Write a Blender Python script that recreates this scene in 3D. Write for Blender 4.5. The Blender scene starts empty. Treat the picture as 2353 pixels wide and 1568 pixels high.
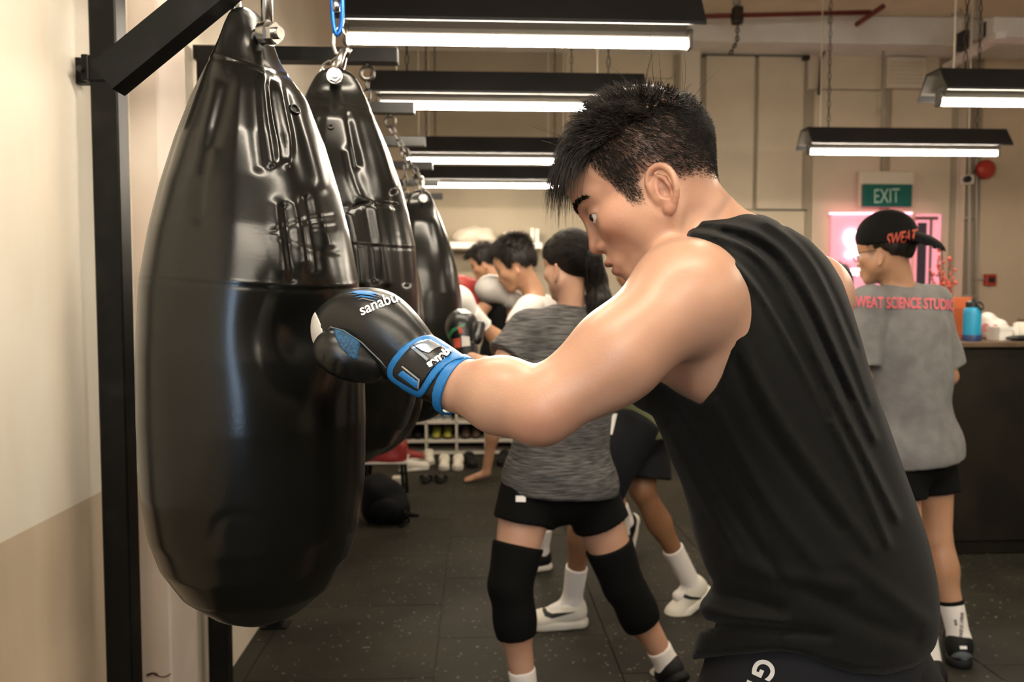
import bpy, bmesh, math, random
import numpy as np
from mathutils import Vector, Matrix
from mathutils.bvhtree import BVHTree

random.seed(7)
rng = np.random.default_rng(7)
R = math.radians
scene = bpy.context.scene
C = scene.collection

# ------------------------------------------------------------------ camera
F, CX, CY = 1800.0, 1176.5, 784.0            # focal length and centre in photo pixels (2353 x 1568)
CAMZ, YAW, PIT = 1.4, R(2.64), R(2.99)
cam_d = bpy.data.cameras.new('camera')
cam = bpy.data.objects.new('camera', cam_d)
C.objects.link(cam)
cam.location = (0, 0, CAMZ)
cam.rotation_euler = (math.pi / 2 - PIT, 0, -YAW)
cam_d.sensor_width = 36.0
cam_d.lens = F / 2353 * 36.0
cam_d.clip_start = 0.02
cam_d.dof.use_dof = True
cam_d.dof.focus_distance = 1.07
cam_d.dof.aperture_fstop = 5.6
scene.camera = cam

# ------------------------------------------------------------------ world, exposure
world = bpy.data.worlds.new('world')
scene.world = world
world.use_nodes = True
bg = world.node_tree.nodes['Background']
bg.inputs[0].default_value = (0.55, 0.75, 1.0, 1)
bg.inputs[1].default_value = 3.0              # daylight outside the window behind the photographer
scene.view_settings.view_transform = 'Standard'
scene.view_settings.look = 'None'
scene.view_settings.gamma = 1.0
scene.view_settings.use_curve_mapping = False
scene.view_settings.exposure = 2.2
TUBE_POWER = 26.0                             # emission strength of the fluorescent tubes
TUBE_COLOR = (1.0, 0.875, 0.70)

# ------------------------------------------------------------------ pixel <-> world
FW = np.array([math.sin(YAW) * math.cos(PIT), math.cos(YAW) * math.cos(PIT), -math.sin(PIT)])
RT = np.array([math.cos(YAW), -math.sin(YAW), 0.0])
UP = np.cross(RT, FW)
CAM = np.array([0, 0, CAMZ])

def P(px, py, D):
    """the point seen at photo pixel (px, py) whose distance into the room (world y) is D"""
    d = FW + RT * ((px - CX) / F) - UP * ((py - CY) / F)
    return CAM + d * (D / d[1])

def proj(p):
    q = np.asarray(p, float) - CAM
    z = q @ FW
    return CX + F * (q @ RT) / z, CY - F * (q @ UP) / z

def S(px, D):
    return px * D / F

def ground(px, py):
    d = FW + RT * ((px - CX) / F) - UP * ((py - CY) / F)
    return CAM + d * (-CAMZ / d[2])

def nrm(v):
    v = np.asarray(v, float)
    return v / (np.linalg.norm(v) + 1e-12)

# ------------------------------------------------------------------ objects
def thing(name, label, cat, loc=(0, 0, 0), group=None):
    o = bpy.data.objects.new(name, None)
    o.empty_display_size = 0.1
    C.objects.link(o)
    o.location = [float(c) for c in loc]
    o['label'] = label
    o['category'] = cat
    if group:
        o['group'] = group
    return o

def tag(o, label, cat, group=None):
    o['label'] = label
    o['category'] = cat
    if group:
        o['group'] = group
    return o

def wloc(o):
    v = Vector((0, 0, 0))
    while o is not None:
        v = v + o.location
        o = o.parent
    return v

def link(name, me, mat, parent=None, smooth=True, label=None):
    """world-space mesh -> object; children keep their world place"""
    o = bpy.data.objects.new(name, me)
    C.objects.link(o)
    if mat is not None:
        me.materials.append(mat)
    if smooth and len(me.polygons):
        me.polygons.foreach_set('use_smooth', np.ones(len(me.polygons), bool))
    if parent is not None:
        o.parent = parent
        o.location = -wloc(parent)
    if label:
        o['label'] = label
    return o

def mesh_np(name, V, Q):
    """fast mesh from numpy verts and faces (all tris or all quads)"""
    V = np.ascontiguousarray(V, dtype=np.float32)
    Q = np.ascontiguousarray(Q, dtype=np.int32)
    me = bpy.data.meshes.new(name)
    n, k = Q.shape
    me.vertices.add(len(V))
    me.vertices.foreach_set('co', V.ravel())
    me.loops.add(n * k)
    me.loops.foreach_set('vertex_index', Q.ravel())
    me.polygons.add(n)
    me.polygons.foreach_set('loop_start', np.arange(0, n * k, k, dtype=np.int32))
    me.update(calc_edges=True)
    return me

class MB:
    """collects simple shapes into one mesh"""
    def __init__(s):
        s.v = []
        s.f = []
    def add(s, v, f):
        b = len(s.v)
        s.v += [tuple(float(c) for c in p) for p in v]
        s.f += [tuple(i + b for i in q) for q in f]
        return s
    def box(s, lo, hi, bev=0.0):
        bm = bmesh.new()
        bmesh.ops.create_cube(bm, size=1)
        lo, hi = np.array(lo, float), np.array(hi, float)
        for v in bm.verts:
            v.co = Vector((lo + hi) / 2 + np.array(v.co) * (hi - lo))
        if bev > 0:
            bmesh.ops.bevel(bm, geom=bm.edges[:], offset=bev, segments=1, affect='EDGES')
        return s.bm(bm)
    def bm(s, bm):
        bm.verts.index_update()
        s.add([v.co for v in bm.verts], [[v.index for v in f.verts] for f in bm.faces])
        bm.free()
        return s
    def bar(s, a, b, w, h=None, up=(0, 0, 1)):
        """rectangular bar from a to b"""
        h = h or w
        a, b = np.array(a, float), np.array(b, float)
        d = nrm(b - a)
        x = nrm(np.cross(d, up))
        y = np.cross(x, d)
        v = []
        for p in (a, b):
            for i, j in ((-1, -1), (1, -1), (1, 1), (-1, 1)):
                v.append(p + x * i * w / 2 + y * j * h / 2)
        return s.add(v, [(0, 1, 2, 3), (7, 6, 5, 4), (0, 4, 5, 1), (1, 5, 6, 2), (2, 6, 7, 3), (3, 7, 4, 0)])
    def tube(s, pts, r, n=10, closed=False, caps=True):
        pts = [np.array(p, float) for p in pts]
        rs = r if hasattr(r, '__len__') else [r] * len(pts)
        m = len(pts)
        v, f = [], []
        x = None
        for i in range(m):
            if closed:
                d = pts[(i + 1) % m] - pts[i - 1]
            else:
                d = pts[min(i + 1, m - 1)] - pts[max(i - 1, 0)]
            d = nrm(d)
            if x is None:
                x = nrm(np.cross(d, (0.3, 0.2, 1) if abs(d[2]) < .9 else (1, 0.1, 0)))
            x = nrm(x - d * (x @ d))
            y = np.cross(d, x)
            for k in range(n):
                a = 2 * math.pi * k / n
                v.append(pts[i] + (x * math.cos(a) + y * math.sin(a)) * rs[i])
        for i in range(m if closed else m - 1):
            j = (i + 1) % m
            for k in range(n):
                l = (k + 1) % n
                f.append((i * n + k, i * n + l, j * n + l, j * n + k))
        if caps and not closed:
            f.append(tuple(range(n - 1, -1, -1)))
            f.append(tuple((m - 1) * n + k for k in range(n)))
        return s.add(v, f)
    def ring(s, c, ax, rad, r, n=20, k=8):
        ax = nrm(ax)
        x = nrm(np.cross(ax, (0.31, 0.17, 0.9)))
        y = np.cross(ax, x)
        return s.tube([np.array(c) + (x * math.cos(t) + y * math.sin(t)) * rad for t in np.linspace(0, 2 * math.pi, n, endpoint=False)], r, k, closed=True)
    def lathe(s, prof, c=(0, 0, 0), n=32):
        """prof: list of (r, z)"""
        v, f = [], []
        m = len(prof)
        for r, z in prof:
            for k in range(n):
                a = 2 * math.pi * k / n
                v.append((c[0] + r * math.cos(a), c[1] + r * math.sin(a), c[2] + z))
        for i in range(m - 1):
            for k in range(n):
                l = (k + 1) % n
                f.append((i * n + k, i * n + l, (i + 1) * n + l, (i + 1) * n + k))
        f.append(tuple(range(n - 1, -1, -1)))
        f.append(tuple((m - 1) * n + k for k in range(n)))
        return s.add(v, f)
    def prism(s, poly, a, b):
        """poly: list of 3d points (a closed outline); extruded by vector from a to b"""
        a, b = np.array(a, float), np.array(b, float)
        n = len(poly)
        v = [np.array(p) + a for p in poly] + [np.array(p) + b for p in poly]
        f = [tuple(range(n - 1, -1, -1)), tuple(range(n, 2 * n))]
        for i in range(n):
            j = (i + 1) % n
            f.append((i, j, n + j, n + i))
        return s.add(v, f)
    def chain(s, a, b, ll=0.032, wr=0.003, wid=0.011, seg=10, k=5):
        a, b = np.array(a, float), np.array(b, float)
        L = np.linalg.norm(b - a)
        pitch = ll - 2 * wr
        n = max(1, int(round(L / pitch)))
        d = (b - a) / L
        x = nrm(np.cross(d, (0.2, 0.9, 0.1)))
        y = np.cross(d, x)
        for i in range(n):
            c = a + d * (L * (i + .5) / n)
            u = x if i % 2 else y
            pts = []
            for t in np.linspace(0, 2 * math.pi, seg, endpoint=False):
                ca, sa = math.cos(t), math.sin(t)
                pts.append(c + d * ((ll / 2 - wid) * np.sign(ca) * (abs(ca) > .2) + ca * wid * .9) + u * sa * wid * .8)
            s.tube(pts, wr, k, closed=True)
        return s
    def build(s, name, mat, parent=None, smooth=False, label=None):
        me = bpy.data.meshes.new(name)
        me.from_pydata(s.v, [], s.f)
        me.update()
        o = link(name, me, mat, parent, smooth, label)
        if smooth == 'auto':
            me.polygons.foreach_set('use_smooth', np.ones(len(me.polygons), bool))
            md = o.modifiers.new('edges', 'EDGE_SPLIT')
            md.split_angle = R(40)
        return o

def struct(o):
    o['kind'] = 'structure'
    return o

# ------------------------------------------------------------------ materials
MATS = {}
def mat(name, col, rough=.6, metal=0, spec=.5, col2=None, nscale=8, ndetail=4, lo=.35, hi=.65, bump=0, bscale=60, coat=0, sss=0, sheen=0, emit=None, estr=0, stretch=None, attr=None, crough=.1, rough2=None):
    m = bpy.data.materials.new(name)
    m.use_nodes = True
    nt = m.node_tree
    b = nt.nodes['Principled BSDF']
    N = nt.nodes.new
    L = nt.links.new
    b.inputs['Base Color'].default_value = (*col, 1)
    b.inputs['Roughness'].default_value = rough
    b.inputs['Metallic'].default_value = metal
    b.inputs['Specular IOR Level'].default_value = spec
    b.inputs['Coat Weight'].default_value = coat
    b.inputs['Coat Roughness'].default_value = crough
    if sss:
        b.inputs['Subsurface Weight'].default_value = sss
        b.inputs['Subsurface Radius'].default_value = (1, .35, .18)
        b.inputs['Subsurface Scale'].default_value = .008
    if sheen:
        b.inputs['Sheen Weight'].default_value = sheen
        b.inputs['Sheen Roughness'].default_value = .5
    if emit:
        b.inputs['Emission Color'].default_value = (*emit, 1)
        b.inputs['Emission Strength'].default_value = estr
    co = N('ShaderNodeTexCoord').outputs['Object']
    if stretch:
        mp = N('ShaderNodeMapping')
        mp.inputs['Scale'].default_value = stretch
        L(co, mp.inputs[0])
        co = mp.outputs[0]
    cur = None
    if col2:
        n = N('ShaderNodeTexNoise')
        n.inputs['Scale'].default_value = nscale
        n.inputs['Detail'].default_value = ndetail
        L(co, n.inputs['Vector'])
        mr = N('ShaderNodeMapRange')
        mr.inputs['From Min'].default_value = lo
        mr.inputs['From Max'].default_value = hi
        L(n.outputs['Fac'], mr.inputs['Value'])
        mx = N('ShaderNodeMix')
        mx.data_type = 'RGBA'
        mx.inputs['A'].default_value = (*col, 1)
        mx.inputs['B'].default_value = (*col2, 1)
        L(mr.outputs[0], mx.inputs['Factor'])
        cur = mx.outputs['Result']
        if rough2 is not None:
            m2 = N('ShaderNodeMapRange')
            m2.inputs['From Min'].default_value = lo
            m2.inputs['From Max'].default_value = hi
            m2.inputs['To Min'].default_value = rough
            m2.inputs['To Max'].default_value = rough2
            L(n.outputs['Fac'], m2.inputs['Value'])
            L(m2.outputs[0], b.inputs['Roughness'])
    if attr:
        at = N('ShaderNodeAttribute')
        at.attribute_name = attr
        mx = N('ShaderNodeMix')
        mx.data_type = 'RGBA'
        mx.blend_type = 'MULTIPLY'
        mx.inputs['Factor'].default_value = 1
        if cur:
            L(cur, mx.inputs['A'])
        else:
            mx.inputs['A'].default_value = (*col, 1)
        L(at.outputs['Color'], mx.inputs['B'])
        cur = mx.outputs['Result']
    if cur:
        L(cur, b.inputs['Base Color'])
    if bump:
        n = N('ShaderNodeTexNoise')
        n.inputs['Scale'].default_value = bscale
        n.inputs['Detail'].default_value = 3
        L(co, n.inputs['Vector'])
        bp = N('ShaderNodeBump')
        bp.inputs['Strength'].default_value = min(1, bump)
        bp.inputs['Distance'].default_value = .002
        L(n.outputs['Fac'], bp.inputs['Height'])
        L(bp.outputs[0], b.inputs['Normal'])
    MATS[name] = m
    return m

# ------------------------------------------------------------------ solid modelling on a grid (signed distances, smooth unions, surface nets)
def frame(x, z):
    """rows: x axis, y axis, z axis"""
    x = nrm(x)
    z = np.asarray(z, float)
    z = nrm(z - x * (z @ x))
    return np.array([x, np.cross(z, x), z])

CAMF = np.array([RT, FW, UP])                 # right, into the picture, up
def camf(deg):
    """camera frame turned in the picture plane (deg counter-clockwise)"""
    a = R(deg)
    return np.array([RT * math.cos(a) + UP * math.sin(a), FW, UP * math.cos(a) - RT * math.sin(a)])

def cone(a, b, ra, rb=None):
    a, b = np.asarray(a, float), np.asarray(b, float)
    rb = ra if rb is None else rb
    ba = b - a
    L2 = max(ba @ ba, 1e-9)
    r = max(ra, rb)
    def f(X, Y, Z):
        x, y, z = X - a[0], Y - a[1], Z - a[2]
        h = np.clip((x * ba[0] + y * ba[1] + z * ba[2]) / L2, 0, 1)
        return np.sqrt((x - h * ba[0]) ** 2 + (y - h * ba[1]) ** 2 + (z - h * ba[2]) ** 2) - (ra + (rb - ra) * h)
    return f, np.minimum(a, b) - r, np.maximum(a, b) + r

def tubep(a, b, ra, rb=None, el=None):
    """tapered cylinder with flat ends; el=(axis, factor) flattens it across one axis"""
    a, b = np.asarray(a, float), np.asarray(b, float)
    rb = ra if rb is None else rb
    ba = b - a
    L = np.linalg.norm(ba)
    d = ba / L
    r = max(ra, rb) * (1 if el is None else max(1, el[1]))
    def f(X, Y, Z):
        x, y, z = X - a[0], Y - a[1], Z - a[2]
        t = x * d[0] + y * d[1] + z * d[2]
        px, py, pz = x - t * d[0], y - t * d[1], z - t * d[2]
        q = px ** 2 + py ** 2 + pz ** 2
        if el is not None:
            e = nrm(np.asarray(el[0], float) - d * (np.asarray(el[0]) @ d))
            w = px * e[0] + py * e[1] + pz * e[2]
            q = q - w * w + (w / el[1]) ** 2
        h = np.clip(t / L, 0, 1)
        return np.maximum(np.sqrt(q) - (ra + (rb - ra) * h), np.maximum(-t, t - L))
    return f, np.minimum(a, b) - r, np.maximum(a, b) + r

def ell(c, rad, fr=None):
    c = np.asarray(c, float)
    rad = np.asarray(rad if hasattr(rad, '__len__') else (rad,) * 3, float)
    fr = np.eye(3) if fr is None else np.asarray(fr)
    ext = np.sqrt(((fr * rad[:, None]) ** 2).sum(0))
    def f(X, Y, Z):
        x, y, z = X - c[0], Y - c[1], Z - c[2]
        q = [x * fr[i][0] + y * fr[i][1] + z * fr[i][2] for i in range(3)]
        k0 = np.sqrt(sum((q[i] / rad[i]) ** 2 for i in range(3)))
        k1 = np.sqrt(sum((q[i] / rad[i] ** 2) ** 2 for i in range(3)))
        return k0 * (k0 - 1) / np.maximum(k1, 1e-6)
    return f, c - ext, c + ext

def boxp(c, half, fr=None, rd=0.0):
    c = np.asarray(c, float)
    half = np.asarray(half, float)
    fr = np.eye(3) if fr is None else np.asarray(fr)
    ext = (np.abs(fr) * half[:, None]).sum(0)
    def f(X, Y, Z):
        x, y, z = X - c[0], Y - c[1], Z - c[2]
        q = [np.abs(x * fr[i][0] + y * fr[i][1] + z * fr[i][2]) - (half[i] - rd) for i in range(3)]
        o = np.sqrt(sum(np.maximum(v, 0) ** 2 for v in q))
        return o + np.minimum(np.maximum(np.maximum(q[0], q[1]), q[2]), 0) - rd
    return f, c - ext, c + ext

def half(p, n):
    """everything on the far side of the plane from n is kept when intersected"""
    p, n = np.asarray(p, float), nrm(n)
    def f(X, Y, Z):
        return (X - p[0]) * n[0] + (Y - p[1]) * n[1] + (Z - p[2]) * n[2]
    return f, None, None

class Map2:
    """values over the picture plane on a 4 px raster; sampled at a point's projection"""
    def __init__(s, x0, y0, x1, y1, st=4.0):
        s.x0, s.y0, s.st = x0, y0, st
        s.xs = np.arange(x0, x1 + st, st)
        s.ys = np.arange(y0, y1 + st, st)
        s.gx, s.gy = np.meshgrid(s.xs, s.ys, indexing='ij')
        s.gx, s.gy = s.gx.astype(float), s.gy.astype(float)
        s.m = np.zeros_like(s.gx)
    def segd(s, pts, closed=False):
        d = np.full(s.gx.shape, 1e9)
        n = len(pts)
        for i in range(n if closed else n - 1):
            ax, ay = pts[i]
            bx, by = pts[(i + 1) % n]
            ex, ey = bx - ax, by - ay
            wx, wy = s.gx - ax, s.gy - ay
            h = np.clip((wx * ex + wy * ey) / max(ex * ex + ey * ey, 1e-9), 0, 1)
            d = np.minimum(d, np.hypot(wx - h * ex, wy - h * ey))
        return d
    def poly(s, pts):
        d = s.segd(pts, True)
        ins = np.zeros(s.gx.shape, bool)
        n = len(pts)
        for i in range(n):
            ax, ay = pts[i]
            bx, by = pts[(i + 1) % n]
            if ay == by:
                continue
            c = (ay > s.gy) != (by > s.gy)
            ins ^= c & (s.gx < (bx - ax) * (s.gy - ay) / (by - ay) + ax)
        s.m = np.where(ins, -d, d)
        return s
    def fold(s, pts, w, a):
        pts = smooth2(pts)
        s.m += a * np.exp(-(s.segd(pts) / w) ** 2)
        return s
    def at(s, px, py):
        u = np.clip((px - s.x0) / s.st, 0, len(s.xs) - 1.001)
        v = np.clip((py - s.y0) / s.st, 0, len(s.ys) - 1.001)
        i, j = u.astype(int), v.astype(int)
        fu, fv = u - i, v - j
        m = s.m
        return m[i, j] * (1 - fu) * (1 - fv) + m[i + 1, j] * fu * (1 - fv) + m[i, j + 1] * (1 - fu) * fv + m[i + 1, j + 1] * fu * fv

def smooth2(pts, it=2):
    pts = [np.array(p, float) for p in pts]
    for _ in range(it):
        q = [pts[0]]
        for a, b in zip(pts[:-1], pts[1:]):
            q += [a * .75 + b * .25, a * .25 + b * .75]
        q.append(pts[-1])
        pts = q
    return [tuple(p) for p in pts]

def smoothc(pts, it=2):
    pts = [np.array(p, float) for p in pts]
    for _ in range(it):
        q = []
        for i in range(len(pts)):
            a, b = pts[i], pts[(i + 1) % len(pts)]
            q += [a * .75 + b * .25, a * .25 + b * .75]
        pts = q
    return [tuple(p) for p in pts]

def outline(m):
    """a traced outline as a solid: metres outside the outline at each point's own distance"""
    def f(X, Y, Z):
        x, y, z = X - CAM[0], Y - CAM[1], Z - CAM[2]
        w = np.maximum(x * FW[0] + y * FW[1] + z * FW[2], .05)
        px = CX + F * (x * RT[0] + y * RT[1] + z * RT[2]) / w
        py = CY - F * (x * UP[0] + y * UP[1] + z * UP[2]) / w
        return m.at(px, py) * w / F
    return f, None, None

def relief(m):
    def f(X, Y, Z):
        x, y, z = X - CAM[0], Y - CAM[1], Z - CAM[2]
        w = np.maximum(x * FW[0] + y * FW[1] + z * FW[2], .05)
        px = CX + F * (x * RT[0] + y * RT[1] + z * RT[2]) / w
        py = CY - F * (x * UP[0] + y * UP[1] + z * UP[2]) / w
        return m.at(px, py)
    return f, None, None

def wrinkle(amp, dirs):
    """gentle cloth waves: dirs = list of (vector of spatial frequency, phase)"""
    def f(X, Y, Z):
        r = 0
        for v, ph in dirs:
            r = r + np.sin(X * v[0] + Y * v[1] + Z * v[2] + ph)
        return amp * r / len(dirs)
    return f, None, None

def field(ops, lo, hi, h):
    xs, ys, zs = [np.arange(lo[i], hi[i] + h, h, dtype=np.float32) for i in range(3)]
    G = np.full((len(xs), len(ys), len(zs)), 0.5, np.float32)
    for op in ops:
        kind, (f, a, b) = op[0], op[1]
        k = op[2] if len(op) > 2 else 0
        if a is None:
            sl = [slice(0, len(xs)), slice(0, len(ys)), slice(0, len(zs))]
        else:
            mg = k + 3 * h + .012
            sl = []
            for ax, l, u in zip((xs, ys, zs), a - mg, b + mg):
                i, j = np.searchsorted(ax, l), np.searchsorted(ax, u)
                sl.append(slice(i, j))
            if any(s.stop - s.start < 1 for s in sl):
                continue
        sl = tuple(sl)
        d = f(xs[sl[0]][:, None, None], ys[sl[1]][None, :, None], zs[sl[2]][None, None, :])
        g = G[sl]
        if kind == 'u':
            r = np.minimum(g, d)
            if k:
                r = r - np.maximum(k - np.abs(g - d), 0) ** 2 / (4 * k)
        elif kind == 's':
            r = np.maximum(g, -d)
            if k:
                r = r + np.maximum(k - np.abs(g + d), 0) ** 2 / (4 * k)
        elif kind == 'i':
            r = np.maximum(g, d)
            if k:
                r = r + np.maximum(k - np.abs(g - d), 0) ** 2 / (4 * k)
        elif kind == 'd':                     # displace outwards
            r = g - d
        G[sl] = r
    return G

def surfnets(G, lo, h):
    ins = G < 0
    c = np.zeros(tuple(n - 1 for n in G.shape), np.int8)
    for i in (0, 1):
        for j in (0, 1):
            for k in (0, 1):
                c += ins[i:i + c.shape[0], j:j + c.shape[1], k:k + c.shape[2]]
    act = (c > 0) & (c < 8)
    I = np.argwhere(act)
    idx = np.full(c.shape, -1, np.int32)
    idx[act] = np.arange(len(I))
    acc = np.zeros((len(I), 3))
    cnt = np.zeros(len(I))
    corners = [(i, j, k) for i in (0, 1) for j in (0, 1) for k in (0, 1)]
    val = {q: G[I[:, 0] + q[0], I[:, 1] + q[1], I[:, 2] + q[2]] for q in corners}
    for q in corners:
        for ax in range(3):
            if q[ax] == 0:
                p = list(q)
                p[ax] = 1
                a, b = val[q], val[tuple(p)]
                m = (a < 0) != (b < 0)
                t = np.where(m, a / np.where(m, a - b, 1), 0)
                pos = np.tile(np.array(q, float), (len(I), 1))
                pos[:, ax] += t
                acc += pos * m[:, None]
                cnt += m
    V = (I + acc / cnt[:, None]) * h + np.asarray(lo)
    Q = []
    for ax in range(3):
        u, v = (ax + 1) % 3, (ax + 2) % 3
        a = [slice(None)] * 3
        b = [slice(None)] * 3
        a[ax], b[ax] = slice(0, -1), slice(1, None)
        s0, s1 = ins[tuple(a)], ins[tuple(b)]
        E = np.argwhere(s0 != s1)
        E = E[(E[:, u] > 0) & (E[:, v] > 0) & (E[:, u] < G.shape[u] - 1) & (E[:, v] < G.shape[v] - 1)]
        if not len(E):
            continue
        def cell(du, dv):
            e = E.copy()
            e[:, u] += du
            e[:, v] += dv
            return idx[e[:, 0], e[:, 1], e[:, 2]]
        q = np.stack([cell(-1, -1), cell(0, -1), cell(0, 0), cell(-1, 0)], 1)
        flip = ~s0[E[:, 0], E[:, 1], E[:, 2]]
        q[flip] = q[flip][:, ::-1]
        Q.append(q)
    Q = np.concatenate(Q) if Q else np.zeros((0, 4), np.int32)
    return V, Q[(Q >= 0).all(1)]

def bounds(ops):
    lo = np.min([o[1][1] for o in ops if o[0] == 'u'], 0)
    hi = np.max([o[1][2] for o in ops if o[0] == 'u'], 0)
    return lo, hi

def solid(ops, h, lo=None, hi=None, keep=None, relax=0):
    l, u = bounds(ops)
    pad = 4 * h + .01
    lo = l - pad if lo is None else np.maximum(lo, l - pad)
    hi = u + pad if hi is None else np.minimum(hi, u + pad)
    V, Q = surfnets(field(ops, lo, hi, h), lo, h)
    for _ in range(relax):
        A = np.zeros_like(V)
        n = np.zeros(len(V))
        for i in range(4):
            a, b = Q[:, i], Q[:, (i + 1) % 4]
            np.add.at(A, a, V[b])
            np.add.at(n, a, 1)
        V = np.where(n[:, None] > 0, V * .5 + .5 * A / np.maximum(n, 1)[:, None], V)
    if keep is not None:
        c = V[Q].mean(1)
        Q = Q[keep(c)]
        V, Q = compact(V, Q)
    return V, Q

def compact(V, Q):
    used = np.unique(Q)
    m = np.full(len(V), -1, np.int32)
    m[used] = np.arange(len(used))
    return V[used], m[Q]

def joinm(parts):
    Vs, Qs, b = [], [], 0
    for V, Q in parts:
        Vs.append(V)
        Qs.append(Q + b)
        b += len(V)
    return np.concatenate(Vs), np.concatenate(Qs)

def sculpt(name, ops, h, material, parent=None, label=None, relax=1, **kw):
    V, Q = solid(ops, h, relax=relax, **kw)
    return link(name, mesh_np(name, V, Q), material, parent, True, label)

def vnormals(V, Q):
    n = np.cross(V[Q[:, 2]] - V[Q[:, 0]], V[Q[:, 3]] - V[Q[:, 1]])
    N = np.zeros_like(V)
    for i in range(4):
        np.add.at(N, Q[:, i], n)
    return N / (np.linalg.norm(N, axis=1, keepdims=True) + 1e-12)

def bvh_of(objs):
    V, T, b = [], [], 0
    for o in objs:
        me = o.data
        v = np.zeros(len(me.vertices) * 3, np.float32)
        me.vertices.foreach_get('co', v)
        V += [tuple(p) for p in v.reshape(-1, 3) + np.array(wloc(o))]
        T += [[i + b for i in p.vertices] for p in me.polygons]
        b = len(V)
    return BVHTree.FromPolygons(V, T)

# flat prints: 2d outlines laid on a surface by looking along the view rays through photo pixels
def text2d(s, bold=0.0, shear=0, sx=1.0):
    cu = bpy.data.curves.new('t', 'FONT')
    cu.body = s
    cu.size = 1
    cu.offset = bold
    cu.shear = shear
    o = bpy.data.objects.new('t', cu)
    C.objects.link(o)
    dg = bpy.context.evaluated_depsgraph_get()
    dg.update()
    me = bpy.data.meshes.new_from_object(o.evaluated_get(dg))
    bpy.data.objects.remove(o)
    bm = bmesh.new()
    bm.from_mesh(me)
    bmesh.ops.triangulate(bm, faces=bm.faces[:])
    for _ in range(2):
        es = [e for e in bm.edges if e.calc_length() > .12]
        if es:
            bmesh.ops.subdivide_edges(bm, edges=es, cuts=1)
            bmesh.ops.triangulate(bm, faces=bm.faces[:])
    bm.verts.index_update()
    V = np.array([(v.co.x * sx, v.co.y) for v in bm.verts])
    T = np.array([[v.index for v in f.verts] for f in bm.faces])
    bm.free()
    return V, T

def shape2d(poly, st=6.0):
    """polygon in pixels -> small triangles"""
    bm = bmesh.new()
    vs = [bm.verts.new((x, y, 0)) for x, y in poly]
    bm.faces.new(vs)
    bmesh.ops.triangulate(bm, faces=bm.faces[:])
    for _ in range(4):
        es = [e for e in bm.edges if e.calc_length() > st]
        if not es:
            break
        bmesh.ops.subdivide_edges(bm, edges=es, cuts=1)
        bmesh.ops.triangulate(bm, faces=bm.faces[:])
    bm.verts.index_update()
    V = np.array([(v.co.x, v.co.y) for v in bm.verts])
    T = np.array([[v.index for v in f.verts] for f in bm.faces])
    bm.free()
    return V, T

def lay(name, V, T, tree, material, parent=None, off=.0012, label=None):
    out = np.zeros((len(V), 3))
    ok = np.zeros(len(V), bool)
    for i, (px, py) in enumerate(V):
        d = FW + RT * ((px - CX) / F) - UP * ((py - CY) / F)
        d = d / np.linalg.norm(d)
        hit = tree.ray_cast(Vector(CAM), Vector(d))
        if hit[0] is not None:
            n = np.array(hit[1])
            if n @ d > 0:
                n = -n
            out[i] = np.array(hit[0]) + n * off
            ok[i] = True
    T = T[ok[T].all(1)]
    if not len(T):
        return None
    V2, T2 = compact(out, T)
    a = np.cross(V2[T2[:, 1]] - V2[T2[:, 0]], V2[T2[:, 2]] - V2[T2[:, 0]]) @ FW
    T2[a > 0] = T2[a > 0][:, ::-1]
    return link(name, mesh_np(name, V2, T2), material, parent, True, label)

def text_px(s, o, u, v, bold=0, shear=0, warp=None):
    """text with baseline origin o, width vector u for the whole string and height vector v (pixels)"""
    V, T = text2d(s, bold, shear)
    V = V - V.min(0)
    V = V / V.max(0)
    if warp:
        V = warp(V)
    return np.array(o) + V[:, :1] * np.array(u) + V[:, 1:] * np.array(v), T

# ------------------------------------------------------------------ material library
M = MATS
mat('plaster', (.84, .76, .64), .7, col2=(.79, .69, .56), nscale=1.6, bump=.12, bscale=35, stretch=(1, 1, .35))
mat('plaster_pink', (.78, .70, .63), .75, col2=(.70, .60, .52), nscale=3, bump=.2, bscale=50)
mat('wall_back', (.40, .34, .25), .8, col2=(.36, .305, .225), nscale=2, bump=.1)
mat('panel', (.66, .56, .42), .7, col2=(.60, .51, .38), nscale=2.5)
mat('panel_light', (.70, .62, .50), .6)
mat('recess', (.14, .13, .11), .9)
mat('ceiling', (.82, .70, .53), .9, col2=(.74, .63, .47), nscale=3, bump=.2)
mat('beam', (.88, .87, .84), .6, col2=(.80, .78, .74), nscale=4)
mat('frame_black', (.004, .004, .0035), .42, spec=.2, col2=(.014, .013, .011), nscale=14, lo=.5, hi=.8, bump=.1, bscale=40)
mat('hood_black', (.008, .0085, .009), .45, spec=.3, col2=(.012, .012, .012), nscale=6)
mat('hood_inside', (.22, .20, .17), .5)
mat('batten', (.07, .06, .05), .5)
mat('tube', (1, .9, .75), .4, emit=TUBE_COLOR, estr=TUBE_POWER)
mat('steel', (.50, .48, .45), .25, metal=1, col2=(.40, .385, .36), nscale=40)
mat('dark_steel', (.045, .042, .038), .4, metal=1, col2=(.11, .10, .09), nscale=60)
mat('carabiner_blue', (.01, .10, .42), .25, metal=.7)
mat('vinyl', (.004, .004, .0034), .19, spec=.42, col2=(.006, .006, .005), nscale=4, rough2=.26, bump=.04, bscale=220)
mat('white_paint', (.75, .72, .66), .5)
mat('exit_green', (.004, .12, .10), .4)
mat('letter_pale', (.45, .62, .52), .5)
mat('red_paint', (.42, .035, .02), .4)
mat('pipe_red', (.18, .03, .02), .5)
mat('glass', (.9, .95, 1), .05)

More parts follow.
